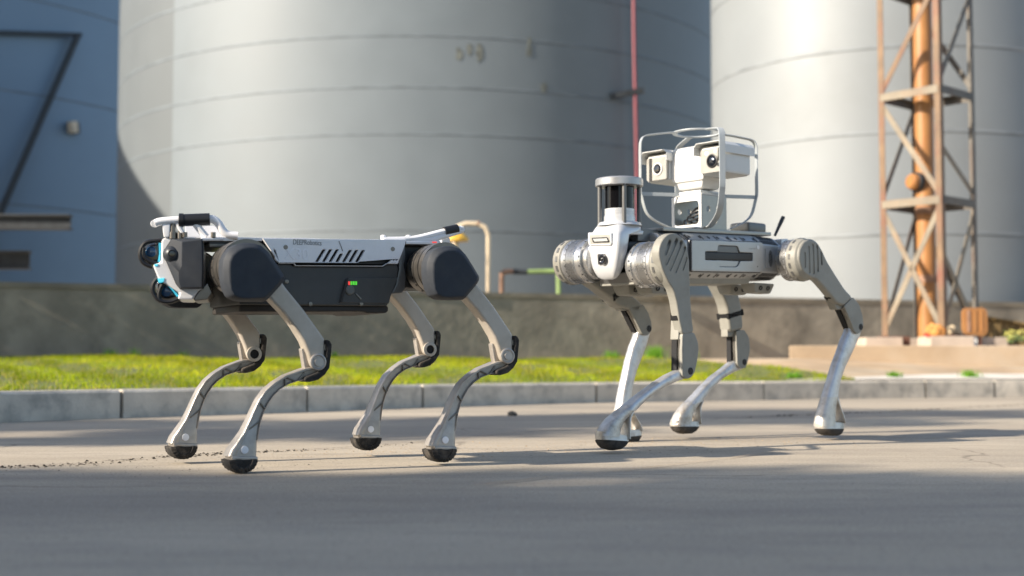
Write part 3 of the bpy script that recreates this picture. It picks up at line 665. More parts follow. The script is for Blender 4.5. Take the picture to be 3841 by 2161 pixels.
def crumbs(name, px, n, spread, rmin, rmax, m, lab):
    pts = catmull([onz(u, v, 0) for u, v in px], 30); V, Fc = [], []
    cl = [random.randrange(len(pts)) for _ in range(max(6, n // 24))]
    for _ in range(n):
        c = pts[min(len(pts) - 1, max(0, random.choice(cl) + random.randint(-3, 3)))] if random.random() < .7 else random.choice(pts)
        p = c + Vector((random.gauss(0, spread * 1.5), random.gauss(0, spread), 0)); r = random.uniform(rmin, rmax) * (1 if random.random() < .9 else 1.6); k = len(V)
        for j in range(5):
            a = 2 * math.pi * j / 5 + random.random(); V.append((p.x + math.cos(a) * r * random.uniform(.7, 1.5), p.y + math.sin(a) * r, .001))
        V.append((p.x, p.y, r * random.uniform(.6, 1.2))); Fc += [(k + j, k + (j + 1) % 5, k + 5) for j in range(5)]
    o = mk(name, V, Fc, m, smooth=False); tag(o, lab, 'debris', kind='stuff'); return o
crumbs('joint_debris', J1[:6], 520, .022, .0010, .0036, 'debris', 'dark soil crumbs and twigs along the pavement joint behind the white robot')
crumbs('sand_grains', [(1100, 1700), (1700, 1690), (2300, 1665), (2900, 1650), (3500, 1640)], 2600, .16, .0007, .0022, 'soil', 'fine sand scattered on the concrete between the robots')
crumbs('dark_grit', [(100, 1790), (900, 1745), (1700, 1700), (2500, 1680), (3300, 1650)], 1100, .16, .0006, .0018, 'stone', 'fine dark grit scattered over the sunlit concrete under the robots')
crumbs('crack_debris', J2, 240, .025, .0015, .005, 'debris', 'dark crumbs along the crack behind the silver robot')
p = onz(1921, 1560, 0); lump('pebble', (p.x, p.y, -.002), .018, 'stone', 'dark pebble lying alone on the concrete between the two robots', 'pebble', (1.3, 1, .9), 2)

# ---- unseen buildings added to cast shadows into the frame
def shade_building(name, x0, x1, y0, y1, h, lab):
    b = empty(name, ((x0 + x1) / 2, (y0 + y1) / 2, 0)); tag(b, lab, 'building'); cx, cy = b.location.x, b.location.y
    box('wall', x0 - cx, x1 - cx, y0 - cy, y1 - cy, 0, h, 'wall_concrete', b, .02)
    box('roof', x0 - cx - .15, x1 - cx + .15, y0 - cy - .15, y1 - cy + .15, h, h + .12, 'coping', b, .02); return b
TE = math.tan(SUN_EL); LX, LY = math.cos(SUN_AZ), math.sin(SUN_AZ)
hb = (2.95 - (-3.2)) / LY * TE; hb_roof = hb - 1.05
w1 = shade_building('shade_block', -34, -2.0, -9, -3.35, hb_roof - .12, 'long unseen building added behind the camera to shade the foreground')

def tree(lab, l0, n0, r, z0, z1, leaves, power=.5, leaf=1.0):
    """leafy tree at distance l0 along the light and n0 across it; crown radius r between z0 and z1"""
    x, y = l0 * LX - n0 * LY, l0 * LY + n0 * LX; z0, z1 = z0 * TE / .445, z1 * TE / .445
    t = empty('tree', (x, y, 0)); tag(t, lab, 'tree', 'trees outside the frame')
    tube('trunk', [(0, 0, 0), (.05, .02, z0 * .6), (0, .05, z0 + (z1 - z0) * .4), (.03, 0, z1 - .2)], [.12, .10, .06, .015], 'wood', t, 10)
    V, Fc = [], []
    cl = [(random.uniform(0, 6.283), random.random() ** .5, random.random()) for _ in range(26)]
    for _ in range(leaves):
        a, q, h = random.choice(cl); zz = z0 + (z1 - z0) * h; env = math.sin(math.pi * min(1, max(.06, .12 + .88 * h))) ** power
        c = Vector((math.cos(a) * q * r * env, math.sin(a) * q * r * env, zz)) + Vector((random.gauss(0, 1), random.gauss(0, 1), random.gauss(0, 1))) * r * .17
        d = Vector((random.gauss(0, 1), random.gauss(0, 1), random.gauss(0, 1))).normalized(); e = d.orthogonal().normalized(); k = len(V); s = random.uniform(.04, .075) * leaf
        V += [c - d * s, c + e * s * .6, c + d * s, c - e * s * .6]; Fc.append((k, k + 1, k + 2, k + 3))
    mk('crown', V, Fc, 'leaf_green', t, smooth=False); return t
tree('broad leafy tree left of the photograph, shading the road by the kerb', -9.0, 5.45, 1.05, 2.9, 6.2, 12000)
bh_p = lambda l, n, z: Vector((l * LX - n * LY, l * LY + n * LX, z))
bo = bh_p(-9, 29, 0); bhs = empty('shade_gable', bo); tag(bhs, 'unseen gabled block added far left to cast a wedge of shade', 'building')  # unseen block, shaped to throw the wedge shadow on the pale tank
prof = [(24.7, 0), (24.7, 9.3), (32, 13.6), (39, 9.3), (39, 0)]
mk('gable_block', [bh_p(l, n, z) - bo for l in (-12, -8) for n, z in prof], [(0, 1, 2, 3, 4), (9, 8, 7, 6, 5)] + [(i, (i + 1) % 5, 5 + (i + 1) % 5, 5 + i) for i in range(5)], 'wall_concrete', bhs, .02)
for k in range(3): mk('window', [bh_p(l, 27 + k * 3.6 + dn, z) - bo for l in (-7.99, -7.95) for dn, z in ((0, 3), (1.4, 3), (1.4, 5), (0, 5))], [(0, 1, 2, 3), (7, 6, 5, 4), (0, 1, 5, 4), (1, 2, 6, 5), (2, 3, 7, 6), (3, 0, 4, 7)], 'black_gloss', bhs)
tree('slim tall poplar left of the photograph', -9.5, 4.75, .42, 3.0, 8.2, 5000)
tree('low spreading tree added out of view at left to shade the wall', -3.2, 14.3, 2.4, 1.0, 4.6, 14000)  # unseen tree added to put the wall's left part in shade

# unseen treetops added so their leaves make the ragged edge of the foreground shade
for i in range(11):
    x = -14.2 + i * .56 + random.uniform(-.12, .12); y = -3.05 + random.uniform(-.05, .05); zt_ = (hb + random.uniform(-.30, .10)) / (TE / .445)
    tree(['first', 'second', 'third', 'fourth', 'fifth', 'sixth', 'seventh', 'eighth', 'ninth', 'tenth', 'eleventh'][i] + ' tree from the left in the unseen row added to break up the shade edge', x * LX + y * LY, -x * LY + y * LX, random.uniform(.34, .5), zt_ - 1.5, zt_, 2100)

# ================================================================== WHITE AND CHARCOAL ROBOT (left)
Y1 = math.radians(30); fw1 = Vector((-math.cos(Y1), -math.sin(Y1), 0)); lf1 = Vector((math.sin(Y1), -math.cos(Y1), 0))
HWID = .187
p0 = onz(900, 1775, 0); O1 = p0 - fw1 * .27 - lf1 * HWID
A = Frame(O1, Y1)
ra = empty('quadruped_robot', A.O, A.rz); tag(ra, 'white and charcoal four legged robot walking left with cyan lamps', 'robot', 'walking robots')
def poly(fr, cf, pts, y): return [xz(fr.P(cf(*p), y)) for p in pts]

# body: dark battery case, belly tray, white side panels with slots, deck
BW = .118
case = poly(A, C2, [(60, 372), (400, 372), (438, 400), (1395, 405), (1432, 380), (1552, 380), (1562, 425), (1548, 520), (1520, 590), (1480, 680), (1458, 770), (1448, 826), (-150, 812), (-150, 372)], BW)
bc = prism('battery_case', case, -BW, BW, 'charcoal', ra, .008, 2)
tray = poly(A, C2, [(-150, 806), (1452, 822), (1456, 880), (1425, 903), (1230, 905), (1190, 890), (1000, 886), (820, 890), (-155, 890)], BW - .012)
prism('belly_tray', tray, -(BW - .012), BW - .012, 'underside', ra, .006)
# recess with status lights
rec = poly(A, C2, [(1010, 522), (1550, 522), (1520, 590), (1480, 690), (1452, 800), (925, 790), (960, 660)], BW)
pan = prism('latch_panel', rec, BW - .004, BW + .0035, 'charcoal', ra, .002)
for k, (x, m_) in enumerate(((1028, 'led_red'), (1053, 'led_green'), (1078, 'led_green'), (1103, 'led_green'))):
    prism('status_light', poly(A, C2, [(x - 9, 560), (x + 9, 560), (x + 9, 598), (x - 9, 598)], BW + .0035), BW + .003, BW + .0048, m_, bc)
lathe('latch_button', A.P(C2(1030, 655), BW), (0, 1, 0), [(0, .013), (.007, .012), (.009, .009), (.009, 0)], 'grey_steel', bc, 24)
prism('latch_lever', poly(A, C2, [(1085, 695), (1100, 690), (1155, 745), (1145, 760)], BW), BW, BW + .006, 'gunmetal', bc, .001)
prism('bright_edge', poly(A, C2, [(985, 540), (1012, 530), (945, 790), (922, 786)], BW), BW + .003, BW + .0065, 'underside', bc, .001)
for (x, y) in ((612, 803), (1158, 801), (357, 563), (1438, 565)):
    lathe('screw', A.P(C2(x, y), BW), (0, 1, 0), [(0, .0055), (.003, .005), (.0035, 0)], 'gunmetal', bc, 12)
sp_out = [(-20, 92), (95, 108), (160, 190), (272, 368), (430, 368), (447, 396), (1388, 401), (1430, 374), (1542, 374), (1590, 250), (1622, 160), (1622, 112), (700, 100)]
def side_panel(sgn):
    yp = BW + .002
    o2 = poly(A, C2, [(95, 100), (150, 180), (272, 368), (430, 368), (447, 396), (1388, 401), (1430, 374), (1542, 374), (1592, 250), (1624, 160), (1624, 112), (700, 104)], yp)
    holes = []
    for (xt, xb, yt, yb) in ((755, 675, 218, 352), (825, 748, 218, 352), (898, 818, 218, 352), (940, 890, 264, 354), (1038, 962, 224, 354), (1105, 1030, 224, 354), (1176, 1102, 226, 354)):
        w = 17; holes.append(rounded(poly(A, C2, [(xt - w, yt), (xt + w, yt), (xb + w, yb), (xb - w, yb)], yp), .0025, 2))
    holes.append(rounded(poly(A, C2, [(210, 208), (236, 230), (268, 350), (240, 325)], yp), .002, 2))
    for x in (1470, 1500, 1530): holes.append(poly(A, C2, [(x - 14, 359), (x + 13, 335), (x + 13, 359)], yp))
    return plate('side_panel', o2, holes, sgn * (yp - .004), sgn * (yp + .005), 'shell_white', ra, .0015)
# inner wall seen through the slots
inner = poly(A, C2, [(200, 150), (1560, 150), (1530, 372), (300, 366)], BW)
for s in (1, -1): side_panel(s)
prism('inner_frame', inner, -(BW - .014), BW - .014, 'black_plastic', ra)
# chamfered shoulder that carries the panel up to the deck, and the deck itself
deck = poly(A, C1, [(1060, 346), (1520, 352), (2030, 356)], 0.11); deck += poly(A, C2, [(800, 106), (1640, 112), (1640, 132), (95, 118)], .11) + poly(A, C1, [(1520, 392), (1060, 392)], .11)
prism('deck_nose', poly(A, C1, [(800, 347), (1080, 347), (1080, 391), (800, 391)], .11), .02, .110, 'shell_white', ra, .004)
prism('deck', deck, -.112, .112, 'shell_white', ra, .005)
rail_ = poly(A, C1, [(900, 402), (1520, 408), (1540, 470), (900, 470)], .10); prism('deck_rail', rail_, -.05, .10, 'gunmetal', ra, .003)
prism('rail_groove', poly(A, C1, [(900, 398), (1518, 402), (1520, 425), (900, 425)], .101), -.05, .1015, 'black_plastic', ra)
yp = BW + .0072
o_ = A.P(C2(428, 163), yp); o_e = A.P(C2(730, 167), yp)
lettering('maker_lettering', 'DEEP', o_, (-1, 0, 0), (0, 0, 1), .0185, 'grey_print', ra, width=abs(A.P(C2(545, 163), yp).x - o_.x))
o_ = A.P(C2(550, 165), yp)
lettering('maker_lettering', 'Robotics', o_, (-1, 0, 0), (0, 0, 1), .0175, 'grey_print', ra, width=abs(A.P(C2(732, 165), yp).x - o_.x))
o_ = A.P(C2(335, 320), yp); lettering('type_lettering', 'X30', o_, (-1, 0, 0), (0, 0, 1), .040, 'pale_print', ra, width=abs(A.P(C2(592, 320), yp).x - o_.x))
tube('panel_seam', [A.P(C2(920, 128), yp), A.P(C2(945, 190), yp), A.P(C2(960, 235), yp)], .0012, 'grey_print', ra, 6)
for (x, y) in ((347, 193), (1497, 213)): lathe('screw', A.P(C2(x, y), yp - .001), (0, 1, 0), [(0, .006), (.002, .0055), (.002, 0)], 'gunmetal', ra, 12)

# rear frame, tail handles
prism('rear_frame', poly(A, C2, [(1562, 230), (1632, 130), (1640, 300), (1625, 380), (1645, 500), (1640, 640), (1600, 690), (1475, 700), (1530, 590), (1562, 430)], .10), -.10, .10, 'alu_dark', ra, .006)
prism('rear_core', poly(A, C2, [(1600, 160), (2030, 170), (2240, 200), (2250, 560), (2000, 640), (1640, 640)], .07), -.07, .07, 'black_plastic', ra, .01)
for y_ in (.095, -.095):
    tube('tail_tube', [A.P(C2(1390, 118), y_), A.P(C2(1650, 112), y_), A.P(C2(1800, 90), y_), A.P(C2(2060, 25), y_), A.P(C2(2235, -5), y_)], .0085, 'shell_white', ra, 10)
    tube('tail_tube', [A.P(C2(1680, 125), y_), A.P(C2(1900, 110), y_), A.P(C2(2060, 65), y_), A.P(C2(2240, 8), y_)], .0085, 'shell_white', ra, 10)
tube('tail_bar', [A.P(C2(2236, 0), .095), A.P(C2(2236, 0), -.095)], .009, 'shell_white', ra)
tube('tail_grip', [A.P(C2(2050, 26), .095), A.P(C2(2190, -4), .095)], .0125, 'black_plastic', ra, 12)
prism('tail_shelf', poly(A, C2, [(1640, 128), (2010, 122), (2030, 180), (2012, 182), (2000, 165), (1640, 160)], .105), -.105, .105, 'shell_white', ra, .003)
prism('tail_box', poly(A, C2, [(2015, 100), (2115, 82), (2120, 150), (2030, 165)], .08), -.08, .08, 'shell_white', ra, .004)
prism('red_mark', poly(A, C2, [(1922, 134), (1968, 134), (1968, 146), (1925, 146)], .105), .104, .1065, 'led_red', ra)
for (x) in (1395, 1665): lathe('deck_bolt', A.P(C2(x, 112), .09), (0, 0, 1), [(-.006, .007), (.010, .007), (.012, .004), (.012, 0)], 'shell_white', ra, 12)

# head and its handle: turned a little further to the left than the body
YH = math.radians(11); lfH = Vector((math.sin(YH), -math.cos(YH), 0))
_hw = A.M @ A.P(C1(600, 660), .095); OH = _hw - lfH * .095
AH = Frame(OH, YH); _before = set(bpy.data.objects)
# head
HWD = .078
hd = prism('head', poly(AH, C1, [(352, 352), (832, 348), (832, 965), (778, 972), (705, 1086), (520, 1082), (545, 1005), (300, 850), (226, 672), (326, 640), (332, 392)], HWD), -HWD, HWD, 'shell_white', ra, .008)
sc = poly(AH, C1, [(452, 370), (826, 358), (832, 930), (800, 962), (552, 962), (506, 905), (380, 612), (386, 472)], HWD + .02)
def frustum(name, outl, y0, y1, sh, m, parent, top=None):
    """outline at y0, shrunk towards its centroid at y1"""
    n = len(outl); c = sum(outl, Vector((0, 0))) / n; inn = top or [c + (p - c) * sh for p in outl]
    V = [(p.x, y0, p.y) for p in outl] + [(p.x, y1, p.y) for p in inn]
    return mk(name, V, [tuple(range(n)), tuple(range(2 * n - 1, n - 1, -1))] + [(i, (i + 1) % n, n + (i + 1) % n, n + i) for i in range(n)], m, parent, .002)
for s in (1, -1):
    top_ = poly(AH, C1, [(575, 400), (812, 372), (820, 700), (812, 940), (560, 945), (535, 880), (530, 760), (575, 690)], HWD + .028)
    n8 = poly(AH, C1, [(452, 370), (826, 358), (832, 700), (828, 955), (552, 962), (506, 905), (380, 612), (386, 472)], HWD)
    hc = frustum('head_cover', n8, s * (HWD + .0085), s * (HWD + .030), .8, 'slate', hd, top_)
    prism('cover_rim', n8, s * (HWD - .004), s * (HWD + .009), 'slate', hd)
lc = AH.P(C1(462, 548), HWD + .006) + Vector((0, .006, 0)); lathe('side_lens', lc - Vector((0, .004, 0)), (0, 1, 0), [(0, .022), (.010, .018), (.018, .011), (.019, .0085), (.012, .007), (.012, 0)], 'slate_soft', hd, 28)
lathe('lens_eye', lc + Vector((0, .006, 0)), (0, 1, 0), [(0, .0072), (.0062, .0068), (.0066, 0)], 'black_gloss', hd, 20)
# upper and lower lamps: full width glossy wedges with cyan strips and guard loops
def lamp_unit(out_px, cy_px, guards, lens_px, hw):
    lu = prism('headlamp', poly(AH, C1, out_px, hw), -hw, hw, 'black_gloss', hd, .010, 3)
    cy = poly(AH, C1, cy_px, hw); [prism('light_strip', cy, s * (hw - .014), s * (hw + .003), 'cyan_light', hd, .001) for s in (1, -1)]
    for lp_ in lens_px:
        c = AH.P(C1(*lp_), hw); lathe('lamp_lens', c - Vector((0, .004, 0)), (0, 1, 0), [(0, .014), (.005, .0125), (.008, .006), (.0085, 0)], 'lens_blue', hd, 24)
    for g_ in guards:
        for s in (1, -1): tube('lamp_guard', [AH.P(C1(*q), s * (hw + .010)) for q in g_], .0055, 'black_plastic', hd, 8)
lamp_unit([(322, 396), (200, 420), (118, 480), (100, 545), (120, 620), (200, 668), (322, 645)], [(300, 418), (328, 408), (316, 642), (288, 636), (304, 545)],
    [[(395, 384), (260, 388), (150, 410), (92, 480), (82, 570), (120, 650), (200, 690), (225, 690)], [(120, 470), (120, 560), (180, 620), (270, 660), (360, 682)]], [(210, 520)], .056)
lamp_unit([(300, 830), (375, 880), (470, 950), (545, 1052), (420, 1090), (330, 1085), (265, 1000), (268, 900)], [(378, 888), (404, 890), (540, 1040), (514, 1052), (448, 962)],
    [[(408, 808), (370, 860), (320, 950), (300, 1040), (330, 1098), (430, 1110), (540, 1070), (620, 1020)], [(275, 838), (235, 900), (228, 980), (270, 1060), (330, 1105)]], [(390, 985)], .056)
prism('cyan_mark', poly(AH, C1, [(290, 838), (375, 832), (360, 880), (305, 890)], HWD - .012), HWD - .012, HWD + .0015, 'cyan_light', hd, .001)
prism('cyan_mark', poly(AH, C1, [(250, 672), (300, 664), (290, 694), (258, 696)], HWD - .012), HWD - .012, HWD + .0015, 'cyan_light', hd, .001)
prism('chin_bracket', poly(AH, C1, [(790, 960), (880, 880), (935, 1000), (880, 1085), (800, 1095), (735, 1100), (705, 1080)], .075), -.075, .075, 'gunmetal', ra, .006)
# roll bar and handle on the head
for y_ in (.075, -.075):
    tube('handle_tube', [AH.P(C1(258, 182), y_), AH.P(C1(330, 160), y_), AH.P(C1(470, 148), y_), AH.P(C1(620, 142), y_), AH.P(C1(900, 132), y_), AH.P(C1(950, 140), y_), AH.P(C1(1010, 190), y_), AH.P(C1(1060, 270), y_), AH.P(C1(1120, 318), y_), AH.P(C1(1235, 330), y_)], .0095, 'shell_white', ra, 12)
    tube('handle_grip', [AH.P(C1(592, 146), y_), AH.P(C1(905, 134), y_)], .0148, 'black_plastic', ra, 14)
    tube('handle_strut', [AH.P(C1(735, 190), y_), AH.P(C1(790, 260), y_), AH.P(C1(860, 345), y_)], .0085, 'shell_white', ra)
    tube('handle_strut', [AH.P(C1(510, 165), y_), AH.P(C1(560, 260), y_), AH.P(C1(610, 345), y_)], .0065, 'shell_white', ra)
    prism('handle_post', poly(AH, C1, [(338, 190), (440, 190), (432, 350), (362, 352)], y_), y_ - .006, y_ + .006, 'shell_white', ra, .003)
    lathe('post_bolt', AH.P(C1(467, 345), y_), (0, 0, 1), [(-.004, .009), (.012, .009), (.012, .0060), (.038, .0060), (.039, .008), (.043, .008), (.043, 0)], 'gunmetal', ra, 14)
    lathe('post_bolt', AH.P(C1(552, 345), y_), (0, 0, 1), [(-.004, .008), (.010, .008), (.010, .005), (.020, .005), (.020, 0)], 'gunmetal', ra, 12)
tube('handle_cross', [AH.P(C1(258, 184), .075), AH.P(C1(250, 186), .03), AH.P(C1(250, 186), -.03), AH.P(C1(258, 184), -.075)], .0095, 'shell_white', ra, 12)
lathe('handle_clamp', AH.P(C1(567, 146), .075), (1, 0, 0), [(-.006, .012), (-.005, .0165), (.005, .0165), (.006, .012)], 'black_plastic', ra, 16)
prism('handle_fairing', poly(AH, C1, [(610, 205), (740, 205), (830, 215), (940, 205), (1010, 240), (1075, 345), (620, 348)], -.07), -.074, -.066, 'shell_white', ra, .002)
for x in (610, 945): lathe('deck_bolt', AH.P(C1(x, 348), .085), (0, 0, 1), [(0, .006), (.012, .006), (.012, 0)], 'gunmetal', ra, 12)

_mh = A.I @ AH.M
for o in set(bpy.data.objects) - _before:
    if o.type == 'MESH': o.data.transform(_mh)

# legs: traced once (near front leg), repeated at the other hips
hip0 = A.P((920, 1003), HWID); HO = HWID + .024
knee0 = A.P(C3(1190, 560), HO)
S3 = lambda x, y: A.P(C3(x, y), HWID)
S3o = lambda x, y: A.P(C3(x, y), HO)
def leg(dx, dz, side, lift, hipc=True):
    """dx, dz: shift of hip and knee relative to the near front leg; side: +1 near, -1 far; lift: foot height"""
    yc = HWID * side; zk = knee0.z + dz; zf0 = S3(620, 1402).z + dz
    k = (zk - lift) / (zk - zf0)
    def T3(p):
        x, z = p.x + dx, p.z + dz
        if z < zk: z = zk + (z - zk) * k
        return Vector((x, yc, z))
    def t2(pts): return [xz(T3(S3(*p))) for p in pts]
    def t2o(pts): return [xz(T3(S3o(*p))) for p in pts]
    # thigh
    th = prism('thigh', t2o([(700, -60), (870, -120), (955, 0), (1090, 165), (1225, 355), (1246, 385), (1247, 560), (1232, 595), (1195, 612), (1155, 602), (1138, 560), (1118, 490), (1085, 405), (1020, 300), (935, 190), (830, 80)]), yc - .018, yc + .024, 'taupe', ra, .007, 3)
    prism('knee_cheek', t2([(1060, 455), (1112, 455), (1150, 610), (1085, 612)]), yc - .016, yc + .006, 'cast_metal', th, .004)
    for s in (1, -1):
        c = T3(S3o(1190, 560)); lathe('knee_bolt', (c.x, yc + s * .024, c.z), (0, s, 0), [(0, .020), (.006, .020), (.007, .017), (.005, .014), (.005, .011), (.008, .010), (.008, 0)] if side > 0 else [(0, .020), (.006, .020), (.007, .012), (.002, .012), (.001, 0)], 'cast_metal' if side > 0 else 'taupe', th, 28)
        if side < 0: lathe('knee_socket', (c.x, yc + s * .0262, c.z), (0, s, 0), [(0, .0118), (.0015, .0118), (.0015, 0)], 'black_hollow', th, 20)
    kg = prism('knee_guard', t2o([(1250, 390), (1282, 398), (1296, 430), (1292, 480), (1278, 605), (1244, 655), (1195, 694), (1120, 714), (1084, 702), (1095, 672), (1180, 640), (1236, 590), (1250, 470)]), yc - .022, yc + .030, 'rubber', th, .005)
    c = T3(S3o(1258, 450)); lathe('guard_screw', (c.x, yc + .021, c.z), (0, 1, 0), [(0, .008), (.003, .008), (.003, 0)], 'gunmetal', th, 14)
    # shin: web, two flanges and cross ribs
    up = [(1130, 600), (1080, 604), (1020, 626), (930, 660), (850, 710), (780, 770), (730, 840), (690, 920), (650, 1010), (610, 1090), (560, 1160), (515, 1222), (496, 1272)]
    dn = [(1190, 640), (1105, 690), (1025, 704), (955, 728), (892, 768), (842, 818), (802, 878), (771, 940), (747, 1010), (731, 1080), (719, 1150), (715, 1220), (712, 1285)]
    def st(f0, f1, th_):
        o = []
        for i, (a, b) in enumerate(zip(up, dn)):
            a, b = T3(S3(*a)), T3(S3(*b)); g = th_[i] if isinstance(th_, list) else th_; o.append((a.lerp(b, f0), a.lerp(b, f1), g, yc))
        return o
    sh = loft('shin', st(.0, 1.0, [.018, .012, .010, .009, .009, .009, .009, .010, .011, .016, .020, .023, .024]), 'cast_metal', ra, 16, .35)
    loft('shin_flange', st(-.01, .30, [.022, .020, .019, .018, .018, .018, .018, .018, .019, .021, .023, .025, .025]), 'cast_metal', sh, 12, .4)
    loft('shin_flange', st(.90, 1.01, [.020, .018, .017, .016, .015, .015, .015, .015, .016, .018, .020, .022, .022])[:-2], 'cast_metal', sh, 10, .4)
    for i0, f0, i1, f1 in ((1.2, .35, 1.9, .95), (2.2, .9, 2.9, .3), (3.1, .3, 3.3, .95), (6.2, .3, 6.6, .95), (8.9, .25, 7.9, .95)):
        def pt(i, f):
            a = int(i); q = i - a; A_, B_ = T3(S3(*up[a])).lerp(T3(S3(*up[a + 1])), q), T3(S3(*dn[a])).lerp(T3(S3(*dn[a + 1])), q); return A_.lerp(B_, f)
        bar('shin_rib', pt(i0, f0), pt(i1, f1), .030, .004, 'gunmetal', sh, .001)
    d = T3(S3(614, 1222))
    for s in (1, -1): lathe('reflector', (d.x, yc + s * .0235, d.z), (0, s, 0), [(0, .0092), (.0025, .0088), (.003, 0)], 'white_dot', sh, 24)
    prism('ankle_bracket', t2([(512, 1268), (712, 1272), (712, 1296), (690, 1312), (660, 1300), (648, 1322), (626, 1330), (602, 1322), (588, 1298), (550, 1296), (520, 1306)]), yc - .0275, yc + .0275, 'cast_metal', sh, .003)
    # foot: rubber half wheel with tread lugs
    cf_ = T3(S3(600, 1296)); rx = (T3(S3(485, 1296)) - T3(S3(715, 1296))).length / 2; hz_ = cf_.z - lift
    V, Fc = [], []; na, nb = 18, 7
    for i in range(na + 1):
        a = math.pi * i / na
        for j in range(nb + 1):
            w = -1 + 2 * j / nb; e = 1 - .18 * abs(w) ** 2.5; V.append((cf_.x + math.cos(a) * rx * e, yc + w * .030, cf_.z - math.sin(a) * hz_ * e * .985))
    for i in range(na):
        for j in range(nb): q = i * (nb + 1) + j; Fc.append((q, q + 1, q + nb + 2, q + nb + 1))
    Fc += [tuple(i * (nb + 1) for i in range(na + 1)), tuple(i * (nb + 1) + nb for i in range(na, -1, -1)), tuple(range(nb + 1)) + tuple(na * (nb + 1) + j for j in range(nb, -1, -1))]
    ft = mk('foot', V, Fc, 'rubber', ra, ang=40)
    for i in range(11):
        a = math.pi * (i + .5) / 11; c, s_ = math.cos(a), math.sin(a)
        for sy in (1, -1):
            p_in = Vector((cf_.x + c * rx * .55, yc + sy * .029, cf_.z - s_ * hz_ * .55)); p_out = Vector((cf_.x + c * rx * .93, yc + sy * .026, cf_.z - s_ * hz_ * .93))
            bar('tread_lug', p_in, p_out, .0085, .0085, 'rubber', ft, .0015)
    # hip cover, motor
    h = Vector((hip0.x + dx, yc, hip0.z + dz))
    o_out = [(1066, 860), (1052, 740), (1060, 620), (1098, 532), (1152, 468), (1222, 430), (1300, 413), (1420, 414), (1510, 440), (1600, 520), (1700, 665), (1785, 800), (1790, 850), (1750, 910), (1590, 1085), (1555, 1104), (1320, 1104), (1222, 1092), (1134, 1048), (1090, 960)]
    o_in = [(1145, 880), (1140, 740), (1146, 640), (1178, 565), (1228, 515), (1288, 480), (1348, 466), (1420, 466), (1495, 490), (1570, 552), (1668, 690), (1745, 812), (1748, 845), (1712, 895), (1572, 1045), (1545, 1062), (1350, 1070), (1262, 1062), (1195, 1030), (1160, 970)]
    hz_dz = dz if side > 0 else (0 if dx > -.2 else rk.z)
    dv = Vector((dx, hz_dz)); h.z = hip0.z + hz_dz; ya, yb, yd = HWID + .012, HWID + .046, HWID + .062
    po = [p + dv for p in poly(A, C1, o_out, yb)]; pi_ = [p + dv for p in poly(A, C1, o_in, yd)]; pm_ = [a.lerp(b, .22) for a, b in zip(po, pi_)]; p9 = [a.lerp(b, .80) for a, b in zip(po, pi_)]
    n = len(po); V = []
    for ring, y_ in ((po, ya), (po, yb), (pi_, yd)): V += [(p.x, side * y_, p.y) for p in ring]
    Fc = [tuple(range(n)), tuple(range(3 * n - 1, 2 * n - 1, -1))] + [(r * n + i, r * n + (i + 1) % n, (r + 1) * n + (i + 1) % n, (r + 1) * n + i) for r in range(2) for i in range(n)]
    mk('hip_cover', V, Fc, 'slate', ra, .004, 2, True, 25)
    mr = .064
    hm = lathe('hip_motor', (h.x, 0, h.z), (0, side, 0), [(.05, .045), (.085, .052), (.095, .054), (.097, mr - .004), (.118, mr - .004), (.119, mr - .008), (.126, mr - .008), (.127, mr), (.140, mr), (.141, mr - .004), (.148, mr - .004), (.149, mr + .001), (.170, mr + .001), (.171, mr - .003), (.178, mr - .003), (.179, mr + .002), (HWID + .014, mr + .002)], 'gunmetal', ra, 48)
    for a in range(0, 360, 20):
        an = math.radians(a); p = Vector((h.x + math.cos(an) * mr, side * .134, h.z + math.sin(an) * mr))
        lathe('motor_screw', p - Vector((math.cos(an), 0, math.sin(an))) * .002, (math.cos(an), 0, math.sin(an)), [(0, .003), (.003, .003), (.003, 0)], 'fin_dark', hm, 8)
rk = A.P(C4(1210, 595), HO) - knee0; fk = A.P(C3(708, 500), -HWID + .024) - knee0; bk = A.P(C4(625, 545), -HWID + .024) - knee0
leg(0, 0, 1, .0); leg(rk.x, rk.z, 1, .006); leg(fk.x, fk.z, -1, .010); leg(bk.x, bk.z, -1, .016)

# ================================================================== SILVER ROBOT WITH CAMERA POD (right)
Y2 = math.radians(41); fw2 = Vector((-math.cos(Y2), -math.sin(Y2), 0)); lf2 = Vector((math.sin(Y2), -math.cos(Y2), 0))
pc2 = atD(2530, 985, 3.95); O2 = pc2 - fw2 * .325 - lf2 * .225
B = Frame(O2, Y2)
rb = empty('quadruped_robot', B.O, B.rz); tag(rb, 'silver four legged robot carrying a caged twin camera pod', 'robot', 'walking robots')
CO = .222                                     # outer face of the near hip caps
hfn = B.P((2540, 985), CO); hrn = B.P((3040, 972), CO); hff = B.P((2138, 985), -.20); hrf = Vector((hrn.x, -.2, hrn.z))

